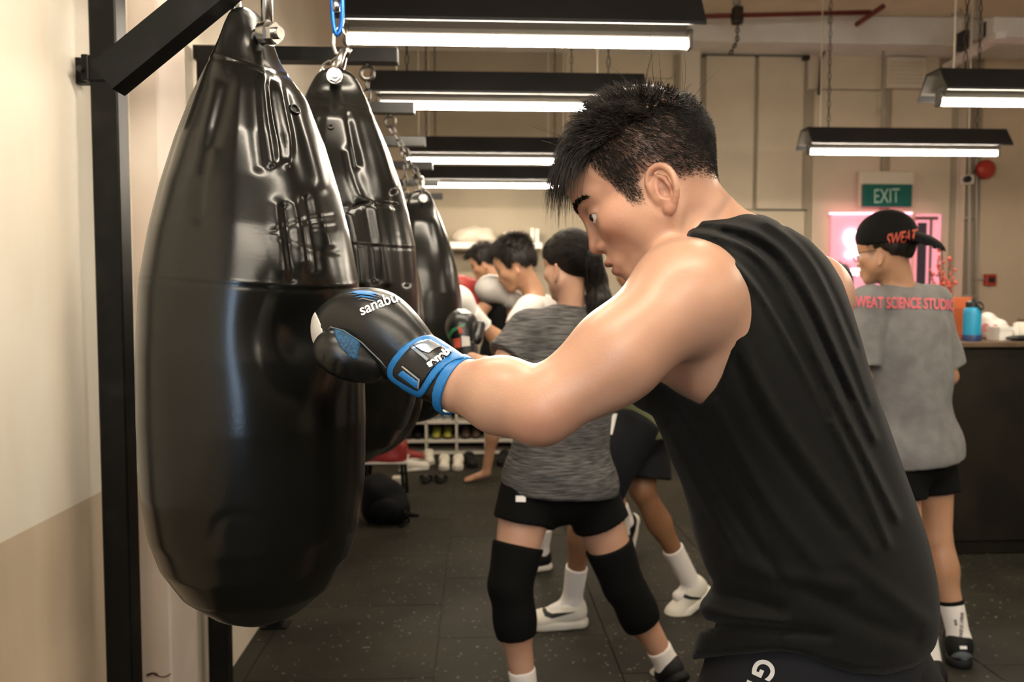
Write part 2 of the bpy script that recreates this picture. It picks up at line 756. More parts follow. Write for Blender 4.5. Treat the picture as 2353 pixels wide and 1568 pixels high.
def rubber():
    m = bpy.data.materials.new('rubber')
    m.use_nodes = True
    nt = m.node_tree
    b = nt.nodes['Principled BSDF']
    N, L = nt.nodes.new, nt.links.new
    co = N('ShaderNodeTexCoord').outputs['Object']
    geo = N('ShaderNodeNewGeometry').outputs['Position']
    n = N('ShaderNodeTexNoise')
    n.inputs['Scale'].default_value = 2.2
    n.inputs['Detail'].default_value = 5
    L(geo, n.inputs['Vector'])
    r1 = N('ShaderNodeValToRGB')
    r1.color_ramp.elements[0].position = .35
    r1.color_ramp.elements[0].color = (.0125, .0115, .0075, 1)
    r1.color_ramp.elements[1].position = .7
    r1.color_ramp.elements[1].color = (.031, .028, .0185, 1)
    L(n.outputs['Fac'], r1.inputs[0])
    v = N('ShaderNodeTexVoronoi')
    v.inputs['Scale'].default_value = 110
    L(geo, v.inputs['Vector'])
    lt = N('ShaderNodeMath')
    lt.operation = 'LESS_THAN'
    lt.inputs[1].default_value = .09
    L(v.outputs['Color'], lt.inputs[0])       # a few cells are pale crumbs
    mx = N('ShaderNodeMix')
    mx.data_type = 'RGBA'
    mx.inputs['B'].default_value = (.15, .14, .11, 1)
    L(r1.outputs[0], mx.inputs['A'])
    L(lt.outputs[0], mx.inputs['Factor'])
    L(mx.outputs['Result'], b.inputs['Base Color'])
    b.inputs['Roughness'].default_value = .62
    b.inputs['Specular IOR Level'].default_value = .3
    bp = N('ShaderNodeBump')
    bp.inputs['Strength'].default_value = .35
    bp.inputs['Distance'].default_value = .002
    L(v.outputs['Distance'], bp.inputs['Height'])
    L(bp.outputs[0], b.inputs['Normal'])
    M['rubber'] = m
rubber()

def dado():
    """cream wall with a darker painted band below about 0.9 m and rust marks"""
    m = mat('wall_dado', (.82, .73, .60), .7)
    nt = m.node_tree
    b = nt.nodes['Principled BSDF']
    N, L = nt.nodes.new, nt.links.new
    geo = N('ShaderNodeNewGeometry').outputs['Position']
    sep = N('ShaderNodeSeparateXYZ')
    L(geo, sep.inputs[0])
    mp = N('ShaderNodeMapping')
    mp.inputs['Scale'].default_value = (1, 5, 1.2)
    L(geo, mp.inputs[0])
    n = N('ShaderNodeTexNoise')
    n.inputs['Scale'].default_value = 1.5
    n.inputs['Detail'].default_value = 5
    L(mp.outputs[0], n.inputs['Vector'])
    def ramp(a, c):
        r = N('ShaderNodeValToRGB')
        r.color_ramp.elements[0].position, r.color_ramp.elements[0].color = .35, (*a, 1)
        r.color_ramp.elements[1].position, r.color_ramp.elements[1].color = .7, (*c, 1)
        L(n.outputs['Fac'], r.inputs[0])
        return r.outputs[0]
    up, lo = ramp((.88, .80, .67), (.92, .87, .77)), ramp((.60, .48, .35), (.70, .58, .44))
    # paint edge rises a little towards the back
    ad = N('ShaderNodeMath')
    ad.operation = 'MULTIPLY_ADD'
    ad.inputs[1].default_value = 0.0
    L(sep.outputs['Y'], ad.inputs[0])
    L(sep.outputs['Z'], ad.inputs[2])
    gt = N('ShaderNodeMapRange')
    gt.inputs['From Min'].default_value = .913
    gt.inputs['From Max'].default_value = .917
    L(ad.outputs[0], gt.inputs['Value'])
    mx = N('ShaderNodeMix')
    mx.data_type = 'RGBA'
    L(lo, mx.inputs['A'])
    L(up, mx.inputs['B'])
    L(gt.outputs[0], mx.inputs['Factor'])
    L(mx.outputs['Result'], b.inputs['Base Color'])
dado()

# ------------------------------------------------------------------ the room
XL, XR, YB, YF, ZC = -.95, 6.40, 7.5, -3.2, 3.98
floor = struct(MB().box((XL - .2, YF - .2, -.12), (XR + .2, YB + .2, -.012)).build('floor', M['recess']))
T = .70
tile_me = None
for i in range(-2, 10):
    x0 = -.158 + T * i
    y0 = 3.19 - 9 * T + (0 if i >= 0 and i % 2 == 0 or i < 0 and i % 2 == 0 else .36)
    for j in range(-1, 17):
        lo, hi = (x0, y0 + j * T), (x0 + T, y0 + (j + 1) * T)
        if hi[0] < XL or lo[0] > XR or hi[1] < YF or lo[1] > YB:
            continue
        c = ((lo[0] + hi[0]) / 2, (lo[1] + hi[1]) / 2)
        if lo[0] < XL or hi[0] > XR or lo[1] < YF or hi[1] > YB:
            a = (max(lo[0], XL) - c[0] + .0015, max(lo[1], YF) - c[1] + .0015, -.012)
            e = (min(hi[0], XR) - c[0] - .0015, min(hi[1], YB) - c[1] - .0015, 0)
            if e[0] - a[0] < .02 or e[1] - a[1] < .02:
                continue
            o = MB().box(a, e, .002).build('rubber_tile', M['rubber'], floor)
        elif tile_me is None:
            o = MB().box((-T / 2 + .0015, -T / 2 + .0015, -.012), (T / 2 - .0015, T / 2 - .0015, 0), .002).build('rubber_tile', M['rubber'], floor)
            tile_me = o.data
        else:
            o = bpy.data.objects.new('rubber_tile', tile_me)
            C.objects.link(o)
            o.parent = floor
        o.location = (c[0], c[1], random.uniform(-.0012, 0))

wl = struct(MB().box((XL - .2, YF, 0), (XL, 2.6, ZC)).build('wall_left', M['wall_dado']))
MB().box((XL - .1, 2.23, 0), (-.871, 2.44, ZC), .006).build('pilaster', M['plaster_pink'], wl, label='pinkish white pilaster with a cracked base')
MB().box((XL - .2, 2.48, 0), (-.93, YB, ZC)).build('wall_section', M['plaster'], wl)
MB().box((XL, 2.218, .0), (-.861, 2.45, .085), .003).build('skirting', M['plaster_pink'], wl)
mat('crack', (.10, .055, .04), .9)
cr = MB()
pts = [(-.94 + .067 * t + .002 * math.sin(9 * t), 2.2285, .33 + .006 * math.sin(7 * t)) for t in np.linspace(0, 1, 9)]
cr.tube(pts, [.004, .0035, .003, .0045, .002, .0015, .002, .002, .001], 5)
cr.tube([(-.94 + .062 * t, 2.2285, .285 + .003 * math.sin(8 * t)) for t in np.linspace(0, 1, 7)], .0012, 5)
cr.build('crack_line', M['crack'], wl)

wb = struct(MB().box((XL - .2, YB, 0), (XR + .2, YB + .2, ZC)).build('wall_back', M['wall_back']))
def bpx(x0, y0, x1, y1, D, th, name, m, bev=.004, parent=None, **k):
    """board on a wall facing the camera, given by its picture corners at distance D"""
    a, b = P(x0, y1, D), P(x1, y0, D)
    return MB().box((a[0], D - .0, a[2]), (b[0], D + th, b[2]), bev).build(name, m, parent, **k)
D0 = YB
bpx(1556, -60, 1612, 1000, D0 - .10, .10, 'column', M['panel_light'], parent=wb)
for a in ((1619, 128, 1735, 481), (1739, 126, 1849, 481), (1619, 485, 1849, 900)):
    bpx(*a, D0 - .035, .035, 'panel', M['panel'], parent=wb)
for a in ((1856, 118, 2027, 204), (2032, 116, 2160, 202), (1856, 209, 2027, 1000), (2032, 207, 2190, 1000)):
    bpx(*a, D0 - .03, .03, 'panel', M['panel'], parent=wb)
bpx(1300, -60, 1548, 176, D0 - .02, .02, 'panel', M['panel'], parent=wb)
bpx(1300, 182, 1548, 330, D0 - .02, .02, 'panel', M['panel'], parent=wb)
bpx(2200, -60, 2232, 1000, D0 - .12, .12, 'column', M['panel_light'], parent=wb)
mat('plaster_warm', (.62, .50, .36), .7, col2=(.56, .45, .32), nscale=2)
bpx(2233, -60, 2600, 1100, D0 - .02, .02, 'plaster_field', M['plaster_warm'], parent=wb)
bpx(1617, 121, 1857, 127, D0 - .05, .05, 'rail', M['recess'], .001, parent=wb)
bpx(1740, 480.5, 1855, 484.5, D0 - .045, .045, 'rail', M['recess'], .001, parent=wb)
bpx(1856, 112, 2165, 116, D0 - .045, .045, 'rail', M['recess'], .001, parent=wb)

wr = struct(MB().box((XR, YF, 0), (XR + .2, YB, ZC)).build('wall_right', M['plaster']))
ceil = struct(MB().box((XL - .2, YF, ZC), (XR + .2, YB + .2, ZC + .2)).build('ceiling', M['ceiling']))
b0, b1 = P(1600, 60, 7.1), P(1600, 94, 7.1)
bm_ = struct(MB().box((-.93, 7.1, b1[2]), (XR, YB, ZC), .008).build('trim_1', M['beam']))
# wall behind the photographer with a tall window
struct(MB().box((XL - .2, YF - .2, 0), (-.75, YF, ZC)).box((-.05, YF - .2, 0), (XR + .2, YF, ZC)).box((-.75, YF - .2, 2.5), (-.05, YF, ZC)).box((-.75, YF - .2, 0), (-.05, YF, .7)).build('wall_front', mat('brick_dark', (.09, .075, .06), .85, col2=(.06, .05, .04), nscale=6, bump=.3)))
wf = struct(MB().bar((-.75, YF - .1, 1.6), (-.05, YF - .1, 1.6), .05, .05).bar((-.72, YF - .1, .7), (-.72, YF - .1, 2.5), .06, .06, (1, 0, 0)).bar((-.08, YF - .1, .7), (-.08, YF - .1, 2.5), .06, .06, (1, 0, 0))
            .bar((-.4, YF - .1, .7), (-.4, YF - .1, 2.5), .04, .04, (1, 0, 0)).build('window_1', M['frame_black']))
g = M['glass'].node_tree
tr, mxs = g.nodes.new('ShaderNodeBsdfTransparent'), g.nodes.new('ShaderNodeMixShader')
mxs.inputs[0].default_value = .08
g.links.new(tr.outputs[0], mxs.inputs[1])
g.links.new(g.nodes['Principled BSDF'].outputs[0], mxs.inputs[2])
g.links.new(mxs.outputs[0], g.nodes['Material Output'].inputs[0])
for x in (-.56, -.24):
    for z in (1.15, 2.05):
        MB().box((x - .14, YF - .103, z - .42), (x + .14, YF - .097, z + .42)).build('pane', M['glass'], wf)

# ------------------------------------------------------------------ hanging tube lamps
def chainless(z0, z1):
    return z1 - z0
def lamp(x0, x1, D, z, label):
    t = thing('pendant_lamp', label, 'lamp', ((x0 + x1) / 2, D, z), 'black hooded tube lamps hung in two rows')
    zt, zb = z + .15, z + .032               # hood: narrow top, wide open bottom
    wt, wb_ = .055, .125
    th = .006
    prof = [(-wb_, zb), (-wb_, zb + .012), (-wt, zt), (wt, zt), (wb_, zb + .012), (wb_, zb)]
    inn = [(wb_ - th, zb), (wb_ - th, zb + .01), (wt - th, zt - th), (-wt + th, zt - th), (-wb_ + th, zb + .01), (-wb_ + th, zb)]
    MB().prism([(0, D + y, zz) for y, zz in prof + inn], (x0, 0, 0), (x1, 0, 0)).build('hood', M['hood_black'], t)
    lin = [(-wb_ + th + .001, zb + .012), (-wt + th + .001, zt - th - .001), (wt - th - .001, zt - th - .001), (wb_ - th - .001, zb + .012)]
    v = [(x, D + y, zz) for x in (x0 + .002, x1 - .002) for y, zz in lin]
    MB().add(v, [(0, 1, 5, 4), (1, 2, 6, 5), (2, 3, 7, 6)]).build('reflector', M['hood_inside'], t)
    MB().box((x0 + .04, D - .035, z + .016), (x1 - .04, D + .035, z + .075), .004).build('batten', M['batten'], t)
    tb = MB().tube([(x0 + .035, D - .012, z), (x1 - .035, D - .012, z)], .0155, 12).build('tube', M['tube'], t, True)
    for x in (x0 + .028, x1 - .028):
        MB().box((x - .008, D - .032, z - .018), (x + .008, D + .012, z + .05), .003).build('tube_holder', M['batten'], t)
    for x in (x0 + .16, x1 - .16):
        MB().chain((x, D, zt), (x, D, ZC), .05, .0028, .010, 8, 4).build('chain', M['dark_steel'], t, True)
        MB().tube([(x - .05, D + .01, zt - .002), (x - .05, D + .01, ZC)], .0035, 6).build('cable', M['panel_light'], t, True)
    return t
LZ = P(1200, 99, 2.82)[2]
RZ = P(2100, 352, 5.03)[2]
rows = [(2.82, 'nearest of the lamps in view, above the first two bags'), (3.75, 'second lamp of the left row, just above the puncher\'s hair'),
        (5.2, 'third lamp of the left row, behind the puncher\'s fringe'), (6.3, 'fourth and farthest lamp of the left row')]
for D, s in rows:
    lamp(-.48, .79, D, LZ, 'black hooded tube lamp, ' + s)
lamp(2.19, 3.50, 3.72, RZ - .01, 'black hooded tube lamp cut by the right edge of the picture')
lamp(2.12, 3.43, 5.03, RZ, 'black hooded tube lamp hanging in front of the exit sign')
where = ['above the puncher\'s head, out of the picture', 'right above the photographer', 'just behind the photographer', 'farthest behind the photographer']
for D, w_ in zip((1.6, .6, -.6, -1.8), where):
    lamp(-.48, .79, D, LZ, 'black hooded tube lamp of the left row, ' + w_)
where = ['right of the puncher, out of the picture', 'right of the photographer', 'behind and right of the photographer', 'farthest back by the window wall']
for D, w_ in zip((2.4, .9, -.6, -1.8), where):
    lamp(2.15, 3.46, D, LZ, 'black hooded tube lamp of the right row, ' + w_)

# ------------------------------------------------------------------ wall frames for the bags
XP, XA = -.868, -.255
ZA = P(700, 128, 2.65)[2]
names = ['beside the second bag, nearest post in view', 'over the third bag, its arm the highest in view', 'fourth along the wall, its arm ending at the second lamp',
         'fifth along the wall, with a greyish arm end', 'sixth along the wall, small arm by the third lamp tube', 'seventh along the wall, small arm end below the fourth lamp',
         'last along the wall, farthest small arm end']
def post_frame(D, za, label, near=False, xp=XP):
    t = thing('bag_rack', label, 'rack', (xp, D, 0), 'black steel bag racks along the left wall')
    MB().box((xp - .034, D - .03, 0), (xp + .03, D + .03, za + .02), .004).build('post', M['frame_black'], t)
    MB().bar((xp - .045, D, za), (XA, D, za), .05, .045).build('arm', M['frame_black'], t)
    MB().box((xp - .05, D - .045, 0), (xp + .06, D + .045, .008)).build('base_plate', M['frame_black'], t)
    if near:
        a, b = P(248, 184, D), P(482, -8, D)
        d = (b - a) / (b[0] - a[0])
        b = a + d * (.64)
        MB().bar(a, b, .050, .044, (0, 1, 0)).build('brace', M['frame_black'], t)
        br = MB()
        for y0 in (150,):
            p = P(212, 165, D)
            br.box((XL + .001, D - .012, p[2] - .03), (xp - .03, D + .012, p[2] + .03)).box((xp - .048, D - .04, p[2] - .03), (xp - .032, D + .04, p[2] + .03), .002)
            br.box((xp - .04, D - .036, p[2] - .03), (xp + .036, D + .036, p[2] + .03), .003)
        br.build('wall_bracket', M['frame_black'], t)
        q = P(212, 172, D)
        MB().tube([(xp - .045, D - .055, q[2]), (xp - .045, D - .02, q[2])], .007, 8).build('bolt', M['dark_steel'], t)
    r = MB().ring((-.357, D, za - .055), (0.2, 1, 0), .022, .006)
    r.tube([(-.357, D, za - .02), (-.357, D, za - .035)], .007, 8)
    r.build('eye_ring', M['dark_steel'], t, True)
    return t
post_frame(1.28, 2.48, 'black steel bag rack holding the punched bag, its post left of the picture', True, xp=-.89)
post_frame(1.95, 2.48, 'black steel bag rack ' + names[0] + ', with a diagonal brace', True, xp=-.875)
for k, D in enumerate((2.65, 3.35, 4.05, 4.75, 5.45, 6.15)):
    post_frame(D, ZA, 'black steel bag rack ' + names[k + 1])

# ------------------------------------------------------------------ heavy bags
PROF = [(22, 16), (30, 34), (45, 50), (70, 62), (110, 78), (160, 102), (230, 133), (320, 168), (420, 199), (520, 224), (640, 246), (800, 256), (950, 258), (1100, 254), (1200, 240), (1270, 218), (1340, 174), (1395, 108), (1422, 52), (1432, 4)]
def bag(D, apex_x, rad, length, ztop, label, tilt=0.0, full=True, nu=120, nv=150, crease=None, dents=(), flat=R(-62), drop=.0, xoff=0.0):
    """teardrop bag; (profile in pixels of the first bag scaled to rad and length)"""
    t = thing('punching_bag', label, 'punching bag', (apex_x + xoff, D, ztop - length), 'black teardrop punching bags hanging along the left wall')
    py = np.array([p[0] for p in PROF], float)
    pr = np.array([p[1] for p in PROF], float)
    s = np.linspace(0, 1, nv)
    yy = 22 + (1432 - 22) * s
    # denser rings towards the rounded bottom and tip
    yy = 22 + 1410 * (s - .045 * np.sin(4 * math.pi * s) * .5 - .02 * np.sin(2 * math.pi * s))
    yy[0], yy[-1] = 22, 1432
    # smooth interpolation of the profile
    r = np.interp(yy, py, pr)
    for _ in range(3):
        r[1:-1] = .25 * r[:-2] + .5 * r[1:-1] + .25 * r[2:]
    r = r / 258 * rad
    z = ztop - (yy - 22) / 1410 * length
    th = np.linspace(0, 2 * math.pi, nu, endpoint=False)
    A, B = np.cos(th), np.sin(th)
    fl = np.clip((230 - yy) / 150, 0, 1)
    fl = 1 - .62 * fl * fl * (3 - 2 * fl)     # the tip is pinched into a flat tab
    fd = np.array([math.cos(flat), math.sin(flat)])
    V = np.zeros((nv, nu, 3))
    dx, dy = A[None, :] * r[:, None], B[None, :] * r[:, None]
    w = dx * fd[0] + dy * fd[1]
    wide = 1 + .25 * (1 - fl)
    qx, qy = dx - w * fd[0], dy - w * fd[1]
    dx, dy = qx * wide[:, None] + w * fd[0] * fl[:, None], qy * wide[:, None] + w * fd[1] * fl[:, None]
    V[..., 0], V[..., 1], V[..., 2] = apex_x + xoff * (s ** .8)[:, None] + dx, D + dy, z[:, None]
    N = np.stack([A[None, :] * np.ones((nv, 1)), B[None, :] * np.ones((nv, 1)), np.zeros((nv, nu))], -1)
    N = N + np.array([0, 0, 1]) * np.clip((yy - 1150) / 280, 0, 1)[:, None, None] * -1.2
    N = N / np.linalg.norm(N, axis=2, keepdims=True)
    disp = np.zeros((nv, nu))
    # long soft pleats running down from the tab
    up = np.clip((yy - 140) / 80, 0, 1) * np.clip((620 - yy) / 300, 0, 1)
    ph = (D * 7) % 3
    disp += -.0018 * up[:, None] * np.maximum(0, np.sin(th * 7 + ph)[None, :]) ** 4
    disp += .002 * np.sin(th * 3 + ph)[None, :] * (np.sin(s * 7) ** 2)[:, None] * up[:, None]
    for yl, kk in ((158, .6), (636, .35)):
        disp += kk * .0014 * np.exp(-((yy[:, None] + 10 * np.sin(th * 2)[None, :] - yl) / 3.5) ** 2)
        disp -= kk * .0016 * np.exp(-((yy[:, None] + 10 * np.sin(th * 2)[None, :] - yl - 9) / 5) ** 2)
    V = V + N * disp[..., None]
    if crease is not None:
        q = V - CAM
        zc = q @ FW
        px, py_ = CX + F * (q @ RT) / zc, CY - F * (q @ UP) / zc
        facing = np.clip(-(N @ FW) * 4 + .3, 0, 1)
        V = V + N * (crease.at(px, py_) * facing)[..., None]
    for c, dr, rr in dents:
        d2 = ((V - np.array(c)) ** 2).sum(2)
        V = V - N * (dr * np.exp(-d2 / rr ** 2))[..., None]
    Vf = V.reshape(-1, 3)
    Vf = np.concatenate([Vf, [[apex_x, D, ztop + .001]], [[apex_x + xoff, D, ztop - length - .001]]])
    i = np.arange(nv - 1)[:, None] * nu
    k = np.arange(nu)[None, :]
    l = (np.arange(nu)[None, :] + 1) % nu
    Q = np.stack([i + l, i + k, i + nu + k, i + nu + l], -1).reshape(-1, 4)
    caps = []
    for kk in range(nu):
        ll = (kk + 1) % nu
        caps.append((nv * nu, kk, ll, ll))
        caps.append((nv * nu + 1, (nv - 1) * nu + ll, (nv - 1) * nu + kk, (nv - 1) * nu + kk))
    me = bpy.data.meshes.new('bag_body')
    me.from_pydata([tuple(p) for p in Vf], [], [tuple(q) for q in Q] + [c[:3] for c in caps])
    me.update()
    body = link('bag_body', me, M['vinyl'], t)
    return t, body

def shackle(t, c, ax, top, s=1.0):
    """bow shackle round the tab of a bag: c tab hole, ax bolt axis, top: where the bow reaches"""
    ax = nrm(ax)
    c, top = np.array(c, float), np.array(top, float)
    w = .024 * s
    pts = [c - ax * w, c - ax * w * 1.15 + (top - c) * .55]
    for a in np.linspace(math.pi, 0, 7):
        pts.append(top + ax * math.cos(a) * w * 1.1 + nrm(top - c) * (math.sin(a) * w - w))
    pts += [c + ax * w * 1.15 + (top - c) * .55, c + ax * w]
    MB().tube(pts, .0075 * s, 10).build('shackle_bow', M['steel'], t, True)
    for sg in (-1, 1):
        MB().tube([c + ax * sg * (w - .006 * s), c + ax * sg * (w + .006 * s)], .0155 * s, 14).build('shackle_eye', M['steel'], t, 'auto')
    MB().tube([c - ax * (w + .012 * s), c + ax * (w + .022 * s)], .0075 * s, 12).build('shackle_pin', M['steel'], t, 'auto')
    MB().tube([c + ax * (w + .006 * s), c + ax * (w + .015 * s)], .0135 * s, 6).build('hex_nut', M['steel'], t, 'auto')

# first bag, with the pleats and the hollow the fist makes
BD1, BX1 = 1.30, P(583, 700, 1.30)[0]
top1, bot1 = P(583, 22, BD1)[2], P(583, 1432, BD1)[2]
cr1 = Map2(280, 0, 900, 1440, 3)
cr1.fold([(512, 195), (498, 280), (478, 360), (466, 440), (462, 500)], 22, -.0055)
cr1.fold([(496, 200), (470, 300), (448, 400)], 14, .002)
cr1.fold([(487, 350), (474, 430), (470, 490)], 14, .003)
cr1.fold([(604, 175), (607, 240), (614, 310), (622, 372)], 12, .0045)
cr1.fold([(622, 200), (632, 270), (648, 330), (652, 362)], 13, -.0055)
cr1.fold([(640, 190), (652, 260), (664, 320), (660, 372)], 11, .0045)
cr1.fold([(580, 180), (584, 300), (596, 380)], 15, -.003)
cr1.fold([(690, 270), (716, 350), (740, 430)], 17, 0.0025)
cr1.fold([(715, 430), (735, 500), (755, 560)], 15, 0.0031)
cr1.fold([(676, 470), (690, 530), (700, 600)], 15, 0.0031)
cr1.fold([(632, 470), (640, 540), (655, 620)], 15, 0.0025)
cr1.fold([(656, 480), (664, 560), (676, 640)], 12, -0.0031)
cr1.fold([(704, 460), (716, 540), (730, 620)], 12, -0.0031)
cr1.fold([(628, 532), (700, 505), (765, 497)], 6, -0.0011)
cr1.fold([(628, 540), (670, 560), (720, 578), (776, 582)], 6, 0.0007)
cr1.fold([(722, 524), (768, 522)], 6, -0.0009)
cr1.fold([(485, 1240), (500, 1195), (540, 1180), (590, 1190)], 15, -0.0012)
hit1 = P(722, 765, 1.14)
bag1, body1 = bag(BD1, BX1, S(247, BD1), top1 - bot1, top1, 'largest nearest black teardrop bag, being punched by the man in the tank top', crease=cr1, nu=300, nv=420,
           dents=[(hit1, .034, .062), (P(560, 1230, 1.12), .0035, .06)], flat=R(-28))
ax1 = nrm((.88, -.47, -.08))
sc = np.array([BX1, BD1, P(600, 72, 1.28)[2]])
shackle(bag1, sc + ax1 * .008, ax1, sc + np.array([0, 0, .13]), 1.25)
MB().chain(sc + np.array([0, 0, .12]), (BX1, BD1, 2.40), .045, .005, .016, 12, 8).build('chain', M['steel'], bag1, True)
# round eyelet low on the tab
hp = P(677, 252, 1.135)
q1 = bvh_of([body1])
def on_surface(tree, px, py):
    d = nrm(FW + RT * ((px - CX) / F) - UP * ((py - CY) / F))
    h = tree.ray_cast(Vector(CAM), Vector(d))
    return (np.array(h[0]), np.array(h[1])) if h[0] is not None else (P(px, py, 1.1), -FW)
for (px, py, rr) in ((677, 252, .0075),):
    p, n = on_surface(q1, px, py)
    MB().ring(p + n * .001, n, rr, .0022, 18, 8).build('eyelet', M['vinyl'], bag1, True)
    MB().tube([p - n * .001, p + n * .0008], rr, 16).build('eyelet_hole', M['frame_black'], bag1)

# second bag
BD2, BX2 = 1.88, P(775, 500, 1.88)[0]
top2 = P(775, 157, BD2)[2]
cr2 = Map2(660, 100, 1000, 1200, 3)
cr2.fold([(800, 265), (812, 330), (822, 380)], 8, -.008)
cr2.fold([(795, 350), (806, 410), (822, 450)], 12, .006)
cr2.fold([(850, 270), (880, 350), (905, 430)], 10, .005)
cr2.fold([(800, 485), (830, 470), (862, 468), (915, 474)], 5, -.005)
cr2.fold([(800, 480), (820, 560), (830, 650)], 9, .005)
cr2.fold([(860, 470), (875, 560), (890, 650)], 9, .005)
cr2.fold([(905, 450), (925, 540), (935, 650)], 8, -.005)
cr2.fold([(842, 480), (855, 560), (862, 640)], 8, -.005)
bag2, body2 = bag(BD2, BX2, S(184, BD2), top2 - P(775, 1078, BD2)[2], top2, 'second black teardrop bag, hanging from a blue carabiner behind the punched one', crease=cr2, nu=200, nv=280, flat=R(-82))
ax2 = nrm((.12, -1, 0))
sc2 = np.array([BX2, BD2, P(775, 187, BD2)[2]])
shackle(bag2, sc2 + ax2 * .012, ax2, P(790, 120, BD2), 1.15)
hk = MB()
hp = [P(797, 112, BD2), P(788, 128, BD2), P(772, 122, BD2), P(765, 100, BD2), P(766, 78, BD2), P(776, 66, BD2), P(788, 68, BD2), P(791, 86, BD2)]
hk.tube(hp, .0042, 8).build('steel_hook', M['steel'], bag2, True)
MB().tube([P(792, 130, BD2), P(802, 110, BD2)], .0085, 8).build('hook_sleeve', M['steel'], bag2, True)
ca = MB()
c0 = P(775, 10, BD2)
ca.tube([c0 + UP * (math.cos(a) * .072) + RT * (math.sin(a) * .012) for a in np.linspace(0, 2 * math.pi, 24, endpoint=False)], .0055, 8, closed=True).build('carabiner', M['carabiner_blue'], bag2, True)
MB().tube([P(772, 0, BD2), P(772, 26, BD2)], .009, 10).build('carabiner_sleeve', M['steel'], bag2, True)
MB().chain(c0 + UP * .06, (BX2, BD2, 2.42), .04, .004, .013, 12, 6).build('chain', M['steel'], bag2, True)
MB().chain(P(784, 128, BD2 + .02), P(741, 160, BD2 + .03), .034, .003, .011, 12, 6).chain(P(741, 160, BD2 + .03), P(712, 240, BD2 + .05), .034, .003, .011, 12, 6).build('side_chain', M['steel'], bag2, True)
q2 = bvh_of([body2])
for px, py, rr in ((760, 292, .0055),):
    p, n = on_surface(q2, px, py)
    MB().ring(p + n * .001, n, rr, .002, 16, 6).build('eyelet', M['vinyl'], bag2, True)

# the others along the wall
BL = .99
def hung(D, ax, ztop, label, xoff=0.0, za=None):
    b, body = bag(D, ax, .185, BL, ztop, label, nu=90, nv=130, xoff=xoff, flat=R(-70))
    c = np.array([ax, D, ztop - .04])
    shackle(b, c, (.3, -1, 0), c + np.array([0, 0, .09]), 1.1)
    MB().chain(c + np.array([0, 0, .08]), (-.357, D, (ZA if za is None else za) - .075), .04, .0038, .013, 10, 6).build('chain', M['dark_steel'], b, True)
    return b
hung(2.65, -.357, 1.86, 'third black bag from the camera, mostly hidden behind the second')
hung(3.35, P(968, 440, 3.35)[0], P(968, 436, 3.35)[2], 'black bag swung to the right, being hit by the woman with the ponytail', xoff=-.02)
hung(4.05, -.357, 1.86, 'fifth black bag along the wall, behind the swinging one')
hung(4.75, -.34, 1.86, 'sixth black bag along the wall, in front of the man in the white shirt')
hung(5.45, -.34, 1.86, 'last black bag along the wall, nearest the shoe shelves')

# ------------------------------------------------------------------ people: shared pieces
def skin(name, c, c2, rough=.37):
    return mat(name, c, rough, col2=c2, nscale=7, ndetail=5, sss=.25, spec=.45, bump=.12, bscale=260, attr='tint')
skin('skin_light', (.545, .33, .23), (.48, .265, .178))
skin('skin_tan', (.47, .265, .16), (.42, .22, .125))
skin('skin_brown', (.30, .155, .08), (.26, .125, .065))
mat('hair_black', (.007, .0055, .0042), .5, spec=.32, col2=(.016, .011, .008), nscale=50)
mat('tank', (.0042, .0043, .0040), .8, spec=.14, sheen=.05, bump=.25, bscale=900)
mat('shorts_charcoal', (.013, .0135, .017), .8, spec=.3, bump=.25, bscale=700)
mat('cloth_black', (.0035, .0035, .0035), .85, spec=.15, bump=.15, bscale=300)
mat('cloth_navy', (.006, .0065, .009), .85, spec=.3, bump=.15, bscale=300)
mat('tee_grey', (.20, .195, .19), .9, col2=(.155, .15, .147), nscale=20, bump=.25, bscale=120)
mat('tee_white', (.70, .66, .62), .9, bump=.2, bscale=120)
mat('tee_olive', (.12, .13, .06), .9, bump=.2, bscale=120)
mat('heather', (.026, .026, .028), .9, col2=(.21, .20, .19), nscale=17, ndetail=6, lo=.40, hi=.74, stretch=(1.0, 1.0, 20), bump=.2, bscale=200)
mat('sock_white', (.78, .74, .70), .9, bump=.35, bscale=160)
mat('shoe_white', (.74, .70, .60), .6, bump=.1)
mat('shoe_black', (.006, .006, .0065), .65, spec=.3)
mat('shoe_grey', (.13, .15, .16), .7)
mat('sole_white', (.70, .66, .58), .6)
mat('print_white', (.85, .84, .82), .6)
mat('print_black', (.01, .01, .01), .6)
mat('print_pink', (.72, .13, .16), .7)
mat('print_red', (.42, .06, .03), .7)
mat('leather_black', (.006, .0063, .006), .33, spec=.42, bump=.1, bscale=300, coat=.12, crough=.3)
mat('leather_white', (.72, .70, .66), .4, bump=.1, bscale=200)
mat('leather_grey', (.42, .40, .37), .4, bump=.1, bscale=200)
mat('glove_red', (.35, .03, .025), .4)
mat('glove_blue', (.006, .16, .46), .4, spec=.5)
mat('mesh_blue', (.006, .075, .17), .7, col2=(.003, .03, .07), nscale=260, lo=.45, hi=.55)
mat('glove_foil', (.55, .56, .58), .25, metal=.8, col2=(.25, .35, .5), nscale=35)
mat('eye_white', (.62, .56, .52), .15, spec=.6)
mat('iris', (.012, .008, .006), .1, spec=.6)
mat('lens', (.35, .30, .28), .15)
mat('cap_black', (.004, .004, .004), .85, spec=.15, bump=.3, bscale=200)

def hframe(fwd, up):
    """head frame rows: forward, left, up"""
    f = nrm(fwd)
    u = nrm(np.asarray(up, float) - f * (np.asarray(up) @ f))
    return np.array([f, np.cross(u, f), u])

